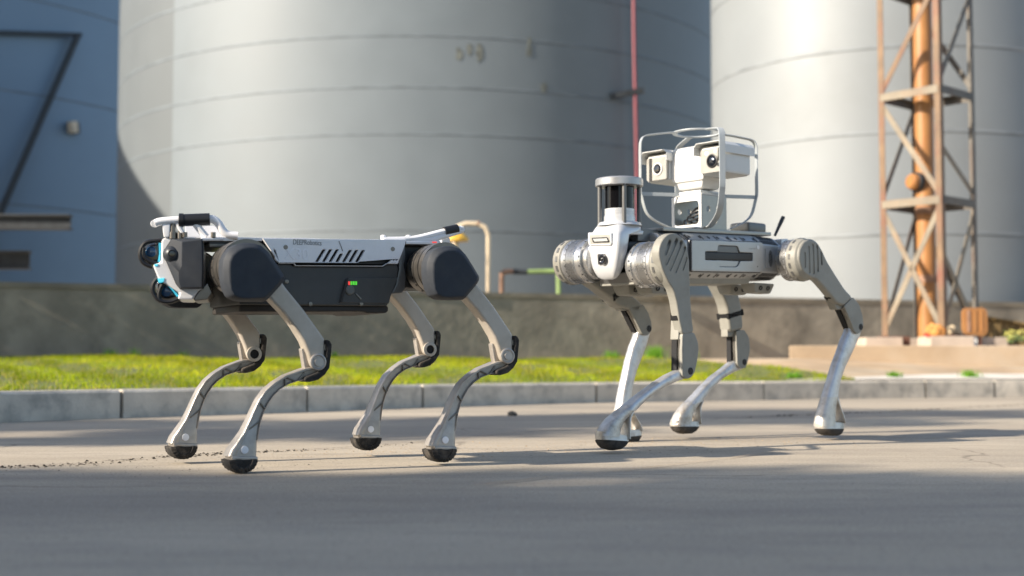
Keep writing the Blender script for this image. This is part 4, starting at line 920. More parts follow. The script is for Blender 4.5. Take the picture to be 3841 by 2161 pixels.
# ---- body: chamfered shell lofted from front to rear
YF, YC_ = .112, .074
def sec(xt, top, ptop, pbot, bot):
    """cross-section from four traced heights at one place along the flank"""
    a, b, c, d = B.P(C7(*top), YC_), B.P(C7(*ptop), YF), B.P(C7(*pbot), YF), B.P(C7(*bot), YC_); x = b.x if xt is None else xt
    return x, [(YC_, a.z), (YF, b.z), (YF, c.z), (YC_, d.z), (-YC_, d.z), (-YF, c.z), (-YF, b.z), (-YC_, a.z)]
x_a, s_a = sec(None, (500, 205), (535, 285), (535, 632), (520, 722)); x_b, s_b = sec(None, (1290, 242), (1308, 320), (1305, 640), (1285, 722)); x_c, s_c = sec(None, (1480, 262), (1530, 345), (1528, 600), (1470, 722))
x_0 = hfn.x - .06
def body_part(name, secs, m, bev=.010, grow=0.0):
    V, Fc = [], []
    for x, s in secs: V += [(x, y + math.copysign(grow, y), z) for y, z in s]
    k = len(secs)
    for i in range(k - 1): Fc += [(i * 8 + j, i * 8 + (j + 1) % 8, (i + 1) * 8 + (j + 1) % 8, (i + 1) * 8 + j) for j in range(8)]
    Fc += [tuple(range(7, -1, -1)), tuple(range((k - 1) * 8, k * 8))]
    return mk(name, V, Fc, m, rb, bev)
def shrink(s, d): return [(y * (1 - d / .11), z + (d if z < (s[0][1] + s[3][1]) / 2 else -d)) for y, z in s]
dx_ = (x_a - x_b); s_0 = [(y, z + (za - zb) / dx_ * (x_0 - x_a)) for (y, z), (_, za), (_, zb) in zip(s_a, s_a, s_b)]
bd = body_part('body', [(x_a, s_a), (x_b + .001, s_b)], 'alu')
fb = body_part('front_grille', [(x_0, shrink(s_0, .006)), (x_a + .0006, shrink(s_a, .002))], 'alu')
rg = body_part('rear_grille', [(x_b, shrink(s_b, .0015)), (x_c + .012, shrink(s_b, .003)), (x_c, shrink(s_c, .003))], 'alu')
x_e = hrn.x - .06
body_part('rear_block', [(x_c, shrink(s_c, .014)), (x_e, shrink(s_c, .02))], 'alu_dark')
def surf(secs, j):
    """bilinear patch on side strip j (0 top chamfer, 1 flank, 2 lower chamfer) : s front->rear, t up->down"""
    (xa, sa), (xb, sb) = secs
    def f(s, t):
        ya = sa[j][0] + (sa[j + 1][0] - sa[j][0]) * t; za = sa[j][1] + (sa[j + 1][1] - sa[j][1]) * t
        yb = sb[j][0] + (sb[j + 1][0] - sb[j][0]) * t; zb = sb[j][1] + (sb[j + 1][1] - sb[j][1]) * t
        return Vector((xa + (xb - xa) * s, ya + (yb - ya) * s, za + (zb - za) * s))
    return f
def chip(name, f, quad, out, m, parent, mirror=True):
    """thin raised or sunk piece lying on a patch: quad of (s, t)"""
    e = 1e-3
    for sg in ((1, -1) if mirror else (1,)):
        V = []
        for s, t in quad:
            p = f(s, t); n = (f(s + e, t) - p).cross(f(s, t + e) - p).normalized(); n = n if n.y > 0 else -n
            V += [p - n * .002, p + n * out]
        V = [Vector((v.x, v.y * sg, v.z)) for v in V]; k = len(quad)
        mk(name, V, [tuple(range(0, 2 * k, 2)), tuple(range(2 * k - 1, 0, -2))] + [(2 * i, 2 * ((i + 1) % k), 2 * ((i + 1) % k) + 1, 2 * i + 1) for i in range(k)], m, parent, smooth=False)
main = ((x_a, s_a), (x_b, s_b)); topc, lowc = surf(main, 0), surf(main, 2)
for f, tc_, tag_ in ((topc, .60, 1), (lowc, .42, -1)):
    for k, (s, slit) in enumerate(((.035, -1), (.175, 1), (.295, 0), (.42, -1), (.555, 1), (.67, 0), (.79, -1), (.925, 1))):
        ws, wt = .015, .17
        chip('body_screw', f, [(s + ws * math.cos(a) + .004, tc_ + wt * math.sin(a)) for a in np.linspace(0, 2 * math.pi, 9)[:-1]], .0006, 'fin_dark', bd)
        if slit: ss = s + slit * .030; chip('body_slit', f, [(ss - .007, tc_ - .24), (ss + .007, tc_ - .24), (ss + .007, tc_ + .24), (ss - .007, tc_ + .24)], .0006, 'fin_dark', bd)
# grilles: rows of slanted slits on the chamfers
rsec = ((x_b, shrink(s_b, .0015)), (x_c + .012, shrink(s_b, .003)))
for j in (0, 2):
    f = surf(rsec, j)
    for r, (t0, t1) in enumerate(((.08, .48), (.55, .97))):
        for k in range(10):
            s = .08 + k * .088; sl = .03 if j == 0 else -.03
            chip('vent_slit', f, [(s, t0), (s + .046, t0), (s + .046 + sl, t1), (s + sl, t1)], .0009, 'fin_dark', rg)
fsec = ((x_0, shrink(s_0, .006)), (x_a, shrink(s_a, .002)))
for j in (0, 2):
    f = surf(fsec, j)
    for k in range(8):
        s = .12 + k * .10; chip('vent_slit', f, [(s, .12), (s + .05, .12), (s + .075, .9), (s + .025, .9)], .0005, 'fin_dark', fb)
rf = surf(rsec, 1); chip('speaker_plate', rf, [(.20, .16), (.98, .14), (.98, .86), (.20, .84)], .0025, 'alu', rg)
for k in range(7):
    s = .37 + k * .030; h_ = .30 * math.sqrt(max(0, 1 - ((k - 3) / 3.6) ** 2))
    chip('speaker_slit', rf, [(s, .5 - h_), (s + .013, .5 - h_), (s + .013, .5 + h_), (s, .5 + h_)], .0030, 'fin_dark', rg)
# battery panel with recessed handle
for sg in (1, -1):
    out_ = rounded(poly(B, C7, [(542, 292), (870, 297), (960, 305), (1295, 315), (1308, 340), (1306, 600), (1285, 634), (545, 622)], YF), .006)
    hole = rounded(poly(B, C7, [(684, 410), (815, 410), (822, 352), (835, 345), (1020, 352), (1040, 365), (1056, 420), (1196, 426), (1196, 514), (1062, 516), (1045, 560), (1022, 580), (840, 578), (826, 565), (815, 508), (684, 504)], YF), .004, 2)
    bp_ = plate('battery_panel', out_, [hole], sg * (YF + .0008), sg * (YF + .007), 'alu', rb, .0012)
    gap = rounded(poly(B, C7, [(534, 284), (1300, 306), (1318, 335), (1314, 608), (1290, 642), (536, 630)], YF), .006)
    prism('panel_gap', gap, sg * (YF - .002), sg * (YF + .0012), 'fin_dark', bp_)
    prism('handle_grip', poly(B, C7, [(686, 420), (1194, 436), (1194, 508), (686, 498)], YF), sg * YF, sg * (YF + .0055), 'black_plastic', bp_, .002)
    prism('handle_cup', poly(B, C7, [(826, 352), (1020, 358), (1040, 370), (1052, 428), (820, 418)], YF), sg * YF, sg * (YF + .003), 'alu_dark', bp_, .001)  # upper cup's shade is put into its darker metal
    prism('handle_cup', poly(B, C7, [(818, 505), (1055, 516), (1040, 558), (1020, 575), (838, 574)], YF), sg * YF, sg * (YF + .003), 'alu', bp_, .001)
    for x in (1177, 1195, 1213, 1231):
        p = B.P(C7(x, 381), YF + .007); lathe('indicator', (p.x, sg * (YF + .0066), p.z), (0, sg, 0), [(0, .0014), (.0009, .0014), (.0009, 0)], 'fin_dark', bp_, 8)
    p = B.P(C7(1267, 368), YF + .007); lathe('power_button', (p.x, sg * (YF + .0066), p.z), (0, sg, 0), [(0, .0072), (.002, .0068), (.0022, 0)], 'silver_paint', bp_, 20)
    p = B.P(C7(1265, 573), YF + .007); lathe('panel_screw', (p.x, sg * (YF + .0066), p.z), (0, sg, 0), [(0, .0024), (.0006, .0024), (.0006, 0)], 'fin_dark', bp_, 10)
# belly rail and skids
zb = s_a[3][1]; zb2 = s_b[3][1]; tilt = (zb2 - zb) / (x_b - x_a)
def belly(x): return zb + (x - x_a) * tilt
xr0, xr1 = hfn.x + .03, x_b + .02
mk('belly_rail', [(x, y, belly(x) + z) for x in (xr0, xr1) for y, z in ((.080, .004), (.072, -.013), (-.072, -.013), (-.080, .004))], [(0, 1, 5, 4), (1, 2, 6, 5), (2, 3, 7, 6), (3, 0, 4, 7), (0, 1, 2, 3), (4, 5, 6, 7)], 'putty', rb, .002)
def skid(x, ln, y0, y1):
    z = belly(x) - .011; h = .034
    sk = mk('belly_skid', [(x + ln, y0, z), (x - ln, y0, z), (x - ln, y1, z), (x + ln, y1, z), (x + ln * .75, y0 + .008, z - h), (x - ln * .75, y0 + .008, z - h), (x - ln * .75, y1 - .008, z - h), (x + ln * .75, y1 - .008, z - h)], [(0, 1, 2, 3), (4, 5, 6, 7), (0, 1, 5, 4), (1, 2, 6, 5), (2, 3, 7, 6), (3, 0, 4, 7)], 'putty', rb, .006)
    for k in (-.35, .35):
        for yy, n in ((y1, 1), (y0, -1)): lathe('skid_bolt', (x + ln * k, yy - n * .008, z - h * .45), (0, n, -.25), [(0, .008), (.007, .008), (.007, .005), (.003, .005), (.003, 0)], 'fin_dark', sk, 12)
xs1 = B.P(C7(205, 755), .05).x; xs2 = B.P(C7(880, 800), -.05).x; xs3 = B.P(C7(1280, 785), .06).x
skid(xs1 + .02, .055, .01, .085); skid(xs1 + .02, .055, -.085, -.01); skid(xs3, .055, .02, .085); skid(xs3, .055, -.085, -.02)
# deck plate, rear electronics, aerial
dp = [B.P(C7(245, 147), .075), B.P(C7(1405, 205), .075)]
tz = (dp[1].z - dp[0].z) / (dp[1].x - dp[0].x); th_ = .0125
def deckz(x): return dp[0].z + (x - dp[0].x) * tz
V = []
for x in (dp[0].x, dp[1].x):
    for y, z in ((.078, 0), (.078, -th_), (-.078, -th_), (-.078, 0)): V.append((x, y, deckz(x) + z))
dk = mk('deck_plate', V, [(0, 1, 5, 4), (1, 2, 6, 5), (2, 3, 7, 6), (3, 0, 4, 7), (0, 1, 2, 3), (4, 5, 6, 7)], 'pod_face', rb, .0025)
bx0, bx1 = dp[0].x + .09, dp[0].x - .004; box('deck_spacer', bx1, bx0, -.055, .055, deckz(bx0) - .045, deckz(bx0) - .004, 'alu_dark', rb, .003)
xe = B.P(C7(1175, 140), 0).x; box('rear_module', xe - .05, xe + .045, -.05, .035, deckz(xe) + .001, deckz(xe) + .036, 'alu_dark', rb, .008)
xr_ = B.P(C7(1500, 262), .03).x; prism('tail_cover', [(xr_ + .03, deckz(xr_) - .02), (xr_ - .01, deckz(xr_) - .016), (xr_ - .04, deckz(xr_) - .05), (xr_ + .03, deckz(xr_) - .07)], -.06, .06, 'silver_paint', rb, .006)
tube('aerial', [B.P(C7(1450, 240), .02), B.P(C7(1490, 150), .02), B.P(C7(1515, 95), .02), B.P(C7(1540, 42), .02)], [.0045, .0055, .0065, .0070, .0070], 'black_plastic', rb, 10)
tube('head_bridge', [(hfn.x + .035, 0, deckz(hfn.x) - .060), (x_0 - .02, 0, deckz(hfn.x) - .06)], .035, 'black_plastic', rb, 14)
prism('neck_block', [(x_0 - .02, s_0[0][1] - .02), (x_0 + .10, s_0[0][1] - .04), (x_0 + .10, s_0[3][1] + .035), (x_0 - .02, s_0[3][1] + .01)], -.050, .050, 'fin_dark', rb, .01)
prism('neck_flange', [(x_0 - .03, s_0[3][1] + .02), (x_0 + .11, s_0[3][1] + .02), (x_0 + .09, s_0[3][1] - .012), (x_0 - .03, s_0[3][1] - .012)], -.07, .07, 'alu_dark', rb, .004)

# ---- hip motors
def hip_motor(h, side, rear):
    y0 = .06; R = .070
    pr = [(y0, .044), (.134, .044), (.1345, R - .003)] if rear else [(y0, .050), (y0 + .004, .060), (y0 + .022, .061), (y0 + .023, R), (y0 + .034, R), (y0 + .036, R - .004), (y0 + .052, R - .003), (y0 + .054, R)]
    y = y0 + .056 if not rear else .136
    yg0 = y
    for k in range(8 if not rear else 6): pr += [(y, R - .001), (y + .0022, R - .001), (y + .0023, R - .0075), (y + .0042, R - .0075)]; y += .0043
    pr += [(y, R), (y + .006, R), (y + .007, R - .003), (y + .009, R - .003), (y + .010, R - .001), (y + .020, R - .001), (y + .021, R - .003), (y + .0225, R - .003), (y + .0235, R), (y + .03, R)]
    m = lathe('hip_motor', (h.x, 0, h.z), (0, side, 0), pr, 'motor_alu', rb, 64, 25)
    lathe('fin_grooves', (h.x, 0, h.z), (0, side, 0), [(yg0, R - .012), (yg0 + .0005, R - .0045), (y - .0006, R - .0045), (y, R - .012)], 'fin_dark', m, 48)  # dark sleeve added so the grooves between the fins look black
    for a in range(0, 0 if rear else 360, 24):
        an = math.radians(a + 7); dr = Vector((math.cos(an), 0, math.sin(an))); p = Vector((h.x, side * (y0 + .0285), h.z)) + dr * (R - .002)
        lathe('motor_screw', p, dr, [(0, .0032), (.0025, .0032), (.0025, 0)], 'fin_dark', m, 8)
    for a in range(0, 360, 15):
        an = math.radians(a); dr = Vector((math.cos(an), 0, math.sin(an))); p = Vector((h.x, side * (y + .003), h.z)) + dr * (R - .003)
        lathe('motor_vent', p, dr, [(0, .0022), (.0034, .0022), (.0034, 0)], 'fin_dark', m, 6)
    return y + .026
for h, s, r_ in ((hrn, 1, 1), (hrf, -1, 1), (hfn, 1, 0), (hff, -1, 0)): ycap = hip_motor(h, s, r_)

# ---- hip caps with thigh shells
def cap_shell(face_px, slots, cf, y_in, y_out, y_tr, sgn=1, name='thigh', m='putty'):
    """outer shell: traced face outline, real slots, rounded side wall"""
    outl = rounded([xz(B.P(c, y_tr)) for c in face_px], .012, 2)
    hs = []
    for a, b, w in slots: hs.append(capsule(xz(B.P(cf(*a), y_tr)), xz(B.P(cf(*b), y_tr)), w))
    n = len(outl); c0 = sum(outl, Vector((0, 0))) / n
    y_a, y_b = (y_in, y_out) if hs else (y_in - .010, y_out)
    wallp = prism(name, outl, sgn * y_a, sgn * y_b, m, rb, .0095, 3)
    if hs:      # cut the slots through the rounded shell
        cut = []
        for h_ in hs: cut.append(prism('cut', h_, y_out - .009, y_out + .02, m, rb))
        for c_ in cut:
            b_ = wallp.modifiers.new('cut', 'BOOLEAN'); b_.operation = 'DIFFERENCE'; b_.solver = 'EXACT'; b_.object = c_
        bpy.context.view_layer.update(); dg_ = bpy.context.evaluated_depsgraph_get()
        me_ = bpy.data.meshes.new_from_object(wallp.evaluated_get(dg_)); wallp.modifiers.clear(); wallp.data = me_; me_.set_sharp_from_angle(angle=math.radians(35)); harden(wallp)
        for c_ in cut: bpy.data.objects.remove(c_)
        for h_ in hs: prism('slot_floor', h_, y_out - .0095, y_out - .0072, 'alu_dark', wallp)
    return wallp
face = [C5(*p) for p in ((1292, 1010), (1272, 930), (1275, 850), (1300, 775), (1345, 712), (1410, 675), (1475, 680), (1535, 722), (1578, 790), (1602, 870), (1615, 960), (1622, 1100), (1630, 1300))] + [C8(*p) for p in ((806, 140), (811, 230), (822, 380), (836, 470), (745, 490), (735, 430), (722, 380), (715, 330), (700, 230), (672, 130))] + [C5(*p) for p in ((1385, 1240), (1345, 1160), (1312, 1085))]
slots = [((1398, 772), (1350, 908), .0125), ((1476, 755), (1356, 1020), .0125), ((1528, 780), (1400, 1085), .0120), ((1568, 845), (1462, 1110), .0110), ((1584, 965), (1545, 1085), .0095)]
th1 = cap_shell(face, slots, C5, .190, CO, CO)
def cap_drum(h, side, vents=True):
    R = .0715
    d = lathe('hip_cap', (h.x, 0, h.z), (0, side, 0), [(ycap - .004, R - .004), (ycap - .001, R), (ycap + .020, R), (ycap + .032, R - .004), (ycap + .040, R - .012), (ycap + .043, R - .024), (ycap + .0435, 0)], 'putty', rb, 56, 25)
    for a in range(0, 360, 24):
        an = math.radians(a + 5); dr = Vector((math.cos(an), 0, math.sin(an))); tg = Vector((-math.sin(an), 0, math.cos(an))); c = Vector((h.x, side * (ycap + .012), h.z)) + dr * (R - .0012)
        o = [c + tg * x + Vector((0, y * side, 0)) for x, y in ((-.009, -.003), (-.007, -.0045), (.007, -.0045), (.009, -.003), (.009, .003), (.007, .0045), (-.007, .0045), (-.009, .003))]
        k = len(o); V = o + [q + dr * .0022 for q in o]
        mk('cap_vent', V, [tuple(range(k)), tuple(range(2 * k - 1, k - 1, -1))] + [(i, (i + 1) % k, k + (i + 1) % k, k + i) for i in range(k)], 'alu_dark', d, smooth=False)
    return d
for h, s in ((hfn, 1), (hrn, 1), (hff, -1), (hrf, -1)): cap_drum(h, s)
face = [C9(*p) for p in ((352, 250), (338, 190), (345, 125), (372, 78), (420, 58), (462, 82), (492, 132), (522, 200), (572, 282), (640, 388), (690, 440), (632, 498), (586, 478), (560, 445), (510, 385), (462, 330), (410, 312), (372, 285))]
slots = [((377, 160), (378, 240), .0120), ((403, 118), (408, 275), .0105), ((430, 103), (436, 282), .0105), ((458, 108), (463, 268), .0100), ((484, 145), (488, 226), .0085)]
th2 = cap_shell(face, slots, C9, .190, CO, CO)
face = [C8(*p) for p in ((-90, -60), (-60, -120), (20, -140), (110, -100), (170, 0), (270, 120), (340, 175), (400, 215), (440, 255), (400, 330), (330, 290), (255, 270), (200, 215), (90, 128), (0, 68), (-60, 10))]
th3 = cap_shell(face, [], C8, .165, .205, -.155, -1)
face = [C8(*p) for p in ((985, 60), (1000, -60), (1100, -80), (1165, 20), (1175, 120), (1192, 210), (1210, 300), (1222, 448), (1165, 458), (1118, 470), (1104, 350), (1092, 270), (1062, 190), (1015, 105))]
th4 = cap_shell(face, [], C8, .165, .205, -.155, -1)

# ---- knees: two side plates with a dark linkage slot between, bolt
def knee(par, near_px, far_px, slot_px, bolt_px, cf, yn, yf, fill_px):
    yt = yn
    n_ = prism('knee_plate', rounded([xz(B.P(cf(*p), yn)) for p in near_px], .008, 3), yn - .020, yn, 'putty', par, .006, 2)
    prism('knee_plate', rounded([xz(B.P(cf(*p), yf)) for p in far_px], .004, 2), yf, yf + .008, 'putty', par, .0025)
    prism('linkage_slot', [xz(B.P(cf(*p), (yn + yf) / 2)) for p in slot_px], yf + .0085, yn - .0205, 'black_hollow', par)
    tube('link_rod', [B.P(cf(*slot_px[0]), (yn + yf) / 2 + .012).lerp(B.P(cf(*slot_px[1]), (yn + yf) / 2 + .012), .5), B.P(cf(*slot_px[2]), (yn + yf) / 2 + .012).lerp(B.P(cf(*slot_px[3]), (yn + yf) / 2 + .012), .4)], .005, 'gunmetal', par, 8)
    prism('knee_neck', [xz(B.P(cf(*p), yn - .01)) for p in fill_px], yf + .004, yn - .012, 'putty', par, .004)
    c = B.P(cf(*bolt_px), yn); lathe('knee_bolt', (c.x, yn - .002, c.z), (0, 1, 0), [(0, .011), (.003, .0108), (.004, .009), (.0025, .007), (.0025, .004), (.0035, .0038), (.0035, 0)], 'fin_dark', par, 24)
knee(th1, [(746, 478), (838, 466), (868, 535), (877, 600), (866, 690), (846, 780), (815, 826), (772, 832), (746, 808), (742, 600)], [(690, 478), (738, 500), (735, 760), (700, 800), (686, 760), (686, 520)], [(692, 525), (752, 522), (752, 760), (690, 765)], (808, 770), C8, CO, .172, [(722, 372), (775, 372), (790, 500), (716, 528)])
knee(th2, [(632, 498), (690, 438), (732, 490), (752, 560), (758, 622), (746, 662), (720, 680), (696, 656), (668, 580)], [(578, 488), (600, 500), (668, 640), (664, 668), (640, 650), (590, 540)], [(590, 508), (640, 510), (690, 600), (655, 652)], (740, 632), C9, CO, .174, [(560, 450), (640, 440), (660, 520), (590, 520)])
knee(th3, [(332, 282), (440, 250), (482, 320), (506, 400), (508, 450), (478, 494), (436, 490), (402, 420)], [(252, 262), (276, 292), (400, 470), (388, 500), (365, 488), (270, 330)], [(288, 300), (345, 290), (420, 430), (375, 470)], (486, 441), C8, -.155, -.203, [(230, 210), (330, 200), (370, 300), (280, 300)])
knee(th4, [(1162, 458), (1226, 450), (1262, 508), (1272, 600), (1252, 700), (1236, 746), (1196, 752), (1172, 718)], [(1094, 470), (1118, 480), (1128, 700), (1118, 716), (1100, 710), (1090, 560)], [(1112, 500), (1176, 496), (1178, 690), (1115, 700)], (1226, 700), C8, -.155, -.203, [(1098, 420), (1195, 410), (1200, 500), (1100, 505)])
# straps
def strap(par, a, b, w, cf, yn, yf):
    a3, b3 = B.P(cf(*a), yn), B.P(cf(*b), yn); t = (b3 - a3).normalized(); up = Vector((-t.z, 0, t.x)); w = w
    V = []
    for p in (a3 - t * .003, b3 + t * .003):
        for y_ in (yn + .003, yf - .003):
            for s in (-1, 1): q = p + up * (w / 2 * s); V.append((q.x, y_, q.z))
    mk('strap', V, [(0, 1, 3, 2), (4, 6, 7, 5), (0, 4, 5, 1), (2, 3, 7, 6), (0, 2, 6, 4), (1, 5, 7, 3)], 'strap', par, .0025)
strap(th3, (205, 200), (275, 140), .026, C8, -.158, -.208); strap(th4, (1102, 345), (1212, 312), .022, C8, -.158, -.208); strap(th1, (706, 345), (716, 345), .025, C8, CO - .008, .190); strap(th2, (545, 430), (560, 446), .016, C9, CO - .010, .190)

# ---- shins and feet
def shin(left, right, y_, cf, t0=.017, t1=.022, n_split=None):
    st = []; N = len(left)
    for i, (a, b) in enumerate(zip(left, right)):
        f = i / (N - 1); st.append((B.P(cf(*a), y_), B.P(cf(*b), y_), t0 + (t1 - t0) * f ** 2, y_))
    return loft('shin', st, 'shin_steel', rb, 14, .5)
def foot(fr_o, fr_i, re_i, re_o, sole, y_, cf, shn, lift=0.0, t=.027):
    """stirrup foot: broad front arm, thin rear arm, rubber sole"""
    st = [(B.P(cf(*a), y_), B.P(cf(*b), y_), .019 + (t - .019) * i / (len(fr_o) - 1), y_) for i, (a, b) in enumerate(zip(fr_o, fr_i))]
    ft = loft('foot', st, 'foot_worn', rb, 14, .5)
    st = [(B.P(cf(*a), y_), B.P(cf(*b), y_), .017 + (t - .019) * i / (len(re_o) - 1), y_) for i, (a, b) in enumerate(zip(re_i, re_o))]
    loft('foot_strut', st, 'foot_worn', ft, 12, .5)
    pts = [B.P(cf(*p), y_) for p in sole]; a_o, b_o = pts[0].copy(), pts[-1].copy(); pts[0] = pts[0].lerp(pts[1], .75); pts[-1] = pts[-1].lerp(pts[-2], .75); zt = max(p.z for p in pts); c = sum(pts, Vector()) / len(pts)
    # sole: stack of shrinking rings across the width
    V, Fc = [], []; n = len(pts); m_ = 6
    for j in range(m_ + 1):
        w = -1 + 2 * j / m_; e = (1 - abs(w) ** 3) ** .4 if abs(w) < 1 else .0; e = .62 + .38 * e
        for p in pts: V.append((c.x + (p.x - c.x) * e, y_ + w * t * 1.04, zt + (p.z - zt) * e))
    Fc = [tuple(range(n)), tuple(range(m_ * n, (m_ + 1) * n))] + [(j * n + i, j * n + (i + 1) % n, (j + 1) * n + (i + 1) % n, (j + 1) * n + i) for j in range(m_) for i in range(n)]
    mk('sole', V, Fc, 'sole_rubber', ft, ang=50)
    a, b = pts[0], pts[-1]; loft('foot_base', [(a_o + Vector((0, 0, .012)), b_o + Vector((0, 0, .010)), t * .86, y_), (a_o, b_o, t * .95, y_), (a + Vector((0, 0, .002)), b + Vector((0, 0, .001)), t * 1.02, y_)], 'foot_worn', ft, 14, .5)
# near front
YN = .196
s1 = shin([(752, 742), (700, 758), (620, 798), (540, 850), (460, 908), (385, 966), (310, 1028), (262, 1068)], [(800, 800), (745, 830), (680, 852), (600, 886), (520, 932), (452, 985), (392, 1040), (352, 1080)], YN, C8)
foot([(300, 1036), (240, 1082), (175, 1138), (122, 1208), (96, 1270)], [(345, 1085), (305, 1120), (262, 1165), (235, 1220), (226, 1282)], [(320, 1085), (298, 1140), (290, 1190), (288, 1290)], [(345, 1082), (315, 1135), (304, 1190), (299, 1300)], [(95, 1268), (99, 1318), (118, 1350), (145, 1374), (185, 1386), (235, 1378), (275, 1350), (295, 1320), (298, 1302)], YN, C8, s1)
# far front
YF2 = -.180
s3 = shin([(392, 420), (372, 500), (340, 580), (310, 690), (290, 790), (265, 900), (247, 1000), (240, 1050)], [(474, 480), (442, 590), (402, 690), (370, 770), (347, 850), (331, 940), (321, 1020), (318, 1060)], YF2, C8)
foot([(240, 1040), (222, 1110), (208, 1180), (205, 1240), (208, 1262)], [(318, 1060), (318, 1110), (316, 1160), (312, 1220), (310, 1250)], [(322, 1070), (355, 1140), (385, 1200), (392, 1235)], [(320, 1062), (350, 1110), (380, 1165), (404, 1232)], [(205, 1258), (215, 1300), (245, 1328), (285, 1342), (335, 1340), (378, 1315), (400, 1275), (406, 1246)], YF2, C8, s3)
# far rear (lifted)
s4 = shin([(1120, 690), (1095, 712), (1038, 760), (960, 820), (890, 890), (832, 956), (782, 1008), (752, 1038)], [(1215, 740), (1190, 755), (1120, 782), (1050, 820), (990, 870), (942, 920), (902, 970), (880, 1002)], YF2, C8)
foot([(775, 1014), (730, 1060), (696, 1115), (676, 1165), (672, 1185)], [(890, 990), (850, 1030), (818, 1070), (795, 1120), (790, 1165)], [(868, 1010), (848, 1060), (843, 1110), (846, 1165)], [(888, 995), (864, 1040), (855, 1090), (856, 1182)], [(671, 1180), (678, 1212), (700, 1240), (740, 1258), (790, 1255), (828, 1232), (848, 1205), (854, 1184)], YF2, C8, s4)
# near rear
s2 = shin([(652, 620), (640, 665), (618, 715), (590, 800), (560, 882), (535, 970), (512, 1045), (500, 1085)], [(730, 655), (716, 690), (690, 752), (652, 830), (621, 890), (592, 970), (577, 1040), (573, 1085)], YN, C9, .016, .02)
foot([(503, 1075), (484, 1140), (468, 1200), (461, 1250), (462, 1275)], [(573, 1080), (562, 1130), (554, 1180), (551, 1230), (550, 1265)], [(560, 1100), (574, 1150), (590, 1200), (598, 1245)], [(574, 1085), (581, 1145), (599, 1200), (608, 1252)], [(461, 1272), (467, 1300), (485, 1322), (512, 1334), (560, 1336), (588, 1325), (603, 1298), (609, 1268)], YN, C9, s2)

# ---- head shield
hx = B.P((2262, 945), 0).x
def zf(y): return B.Q(C5(620, y), hx).z
ztop, zbot = zf(556), zf(1200)
# stations over height: (photo y, half width, front x offset, back x offset)
V, Fc = [], []; nn = 28; stn = [(552, .038, -.030, -.115), (566, .050, -.020, -.120), (600, .058, -.012, -.120), (650, .063, -.004, -.118), (700, .065, .0, -.060), (800, .066, .003, -.052), (900, .064, .003, -.048), (980, .060, .002, -.045), (1060, .054, .0, -.042), (1120, .046, -.004, -.038), (1165, .038, -.009, -.034), (1192, .028, -.016, -.030), (1204, .014, -.020, -.026)]
for (py, hw, f0, b0) in stn:
    z = zf(py); xf, xb = hx + f0, hx + b0
    for j in range(nn):
        a = 2 * math.pi * (j + .5) / nn; c, s = math.cos(a), math.sin(a); e = .38
        V.append(((xf + xb) / 2 + (xf - xb) / 2 * math.copysign(abs(c) ** e, c), hw * math.copysign(abs(s) ** e, s), z))
for i in range(len(stn) - 1):
    for j in range(nn): Fc.append((i * nn + j, i * nn + (j + 1) % nn, (i + 1) * nn + (j + 1) % nn, (i + 1) * nn + j))
Fc += [tuple(range(nn)), tuple(range(len(stn) * nn - 1, (len(stn) - 1) * nn - 1, -1))]
hd2 = mk('head', V, Fc, 'silver_paint', rb, ang=60)
def fq(p, dx=.0): q = B.Q(C5(*p), hx + .003 + dx); return q
def front_piece(name, px, x0, x1, m, parent, bev=.002):
    pts = [B.Q(C5(*p), hx + .003) for p in px]; n = len(pts); V = [(hx + x0, p.y, p.z) for p in pts] + [(hx + x1, p.y, p.z) for p in pts]
    return mk(name, V, [tuple(range(n)), tuple(range(2 * n - 1, n - 1, -1))] + [(i, (i + 1) % n, n + (i + 1) % n, n + i) for i in range(n)], m, parent, bev)
front_piece('sensor_bezel', [(478, 672), (745, 668), (748, 800), (735, 822), (500, 822), (482, 800)], -.004, .0085, 'silver_paint', hd2, .004)
front_piece('sensor_recess', [(498, 700), (735, 690), (740, 800), (510, 806)], .004, .0090, 'pod_face', hd2, .001)
front_piece('depth_sensor', [(528, 732), (708, 724), (732, 775), (720, 785), (552, 790), (542, 780)], .006, .0108, 'smoked_glass', hd2, .0015)
front_piece('sensor_bar', [(545, 744), (700, 738), (715, 770), (562, 778)], .010, .0114, 'alu', hd2, .0005)
front_piece('lens_plate', [(582, 915), (668, 912), (672, 1030), (590, 1036)], .002, .0072, 'black_plastic', hd2, .003)
lp_ = B.Q(C5(640, 975), hx + .006)
lathe('camera_lens', (hx + .004, lp_.y, lp_.z), (1, 0, 0), [(0, .0155), (.007, .0150), (.0085, .012), (.007, .010), (.0065, .006), (.008, .004), (.0085, 0)], 'black_gloss', hd2, 28)
prism('head_side', [(hx - .050, zf(700)), (hx - .115, zf(690)), (hx - .12, zf(640)), (hx - .05, zf(640))], -.060, .060, 'silver_paint', hd2, .004)
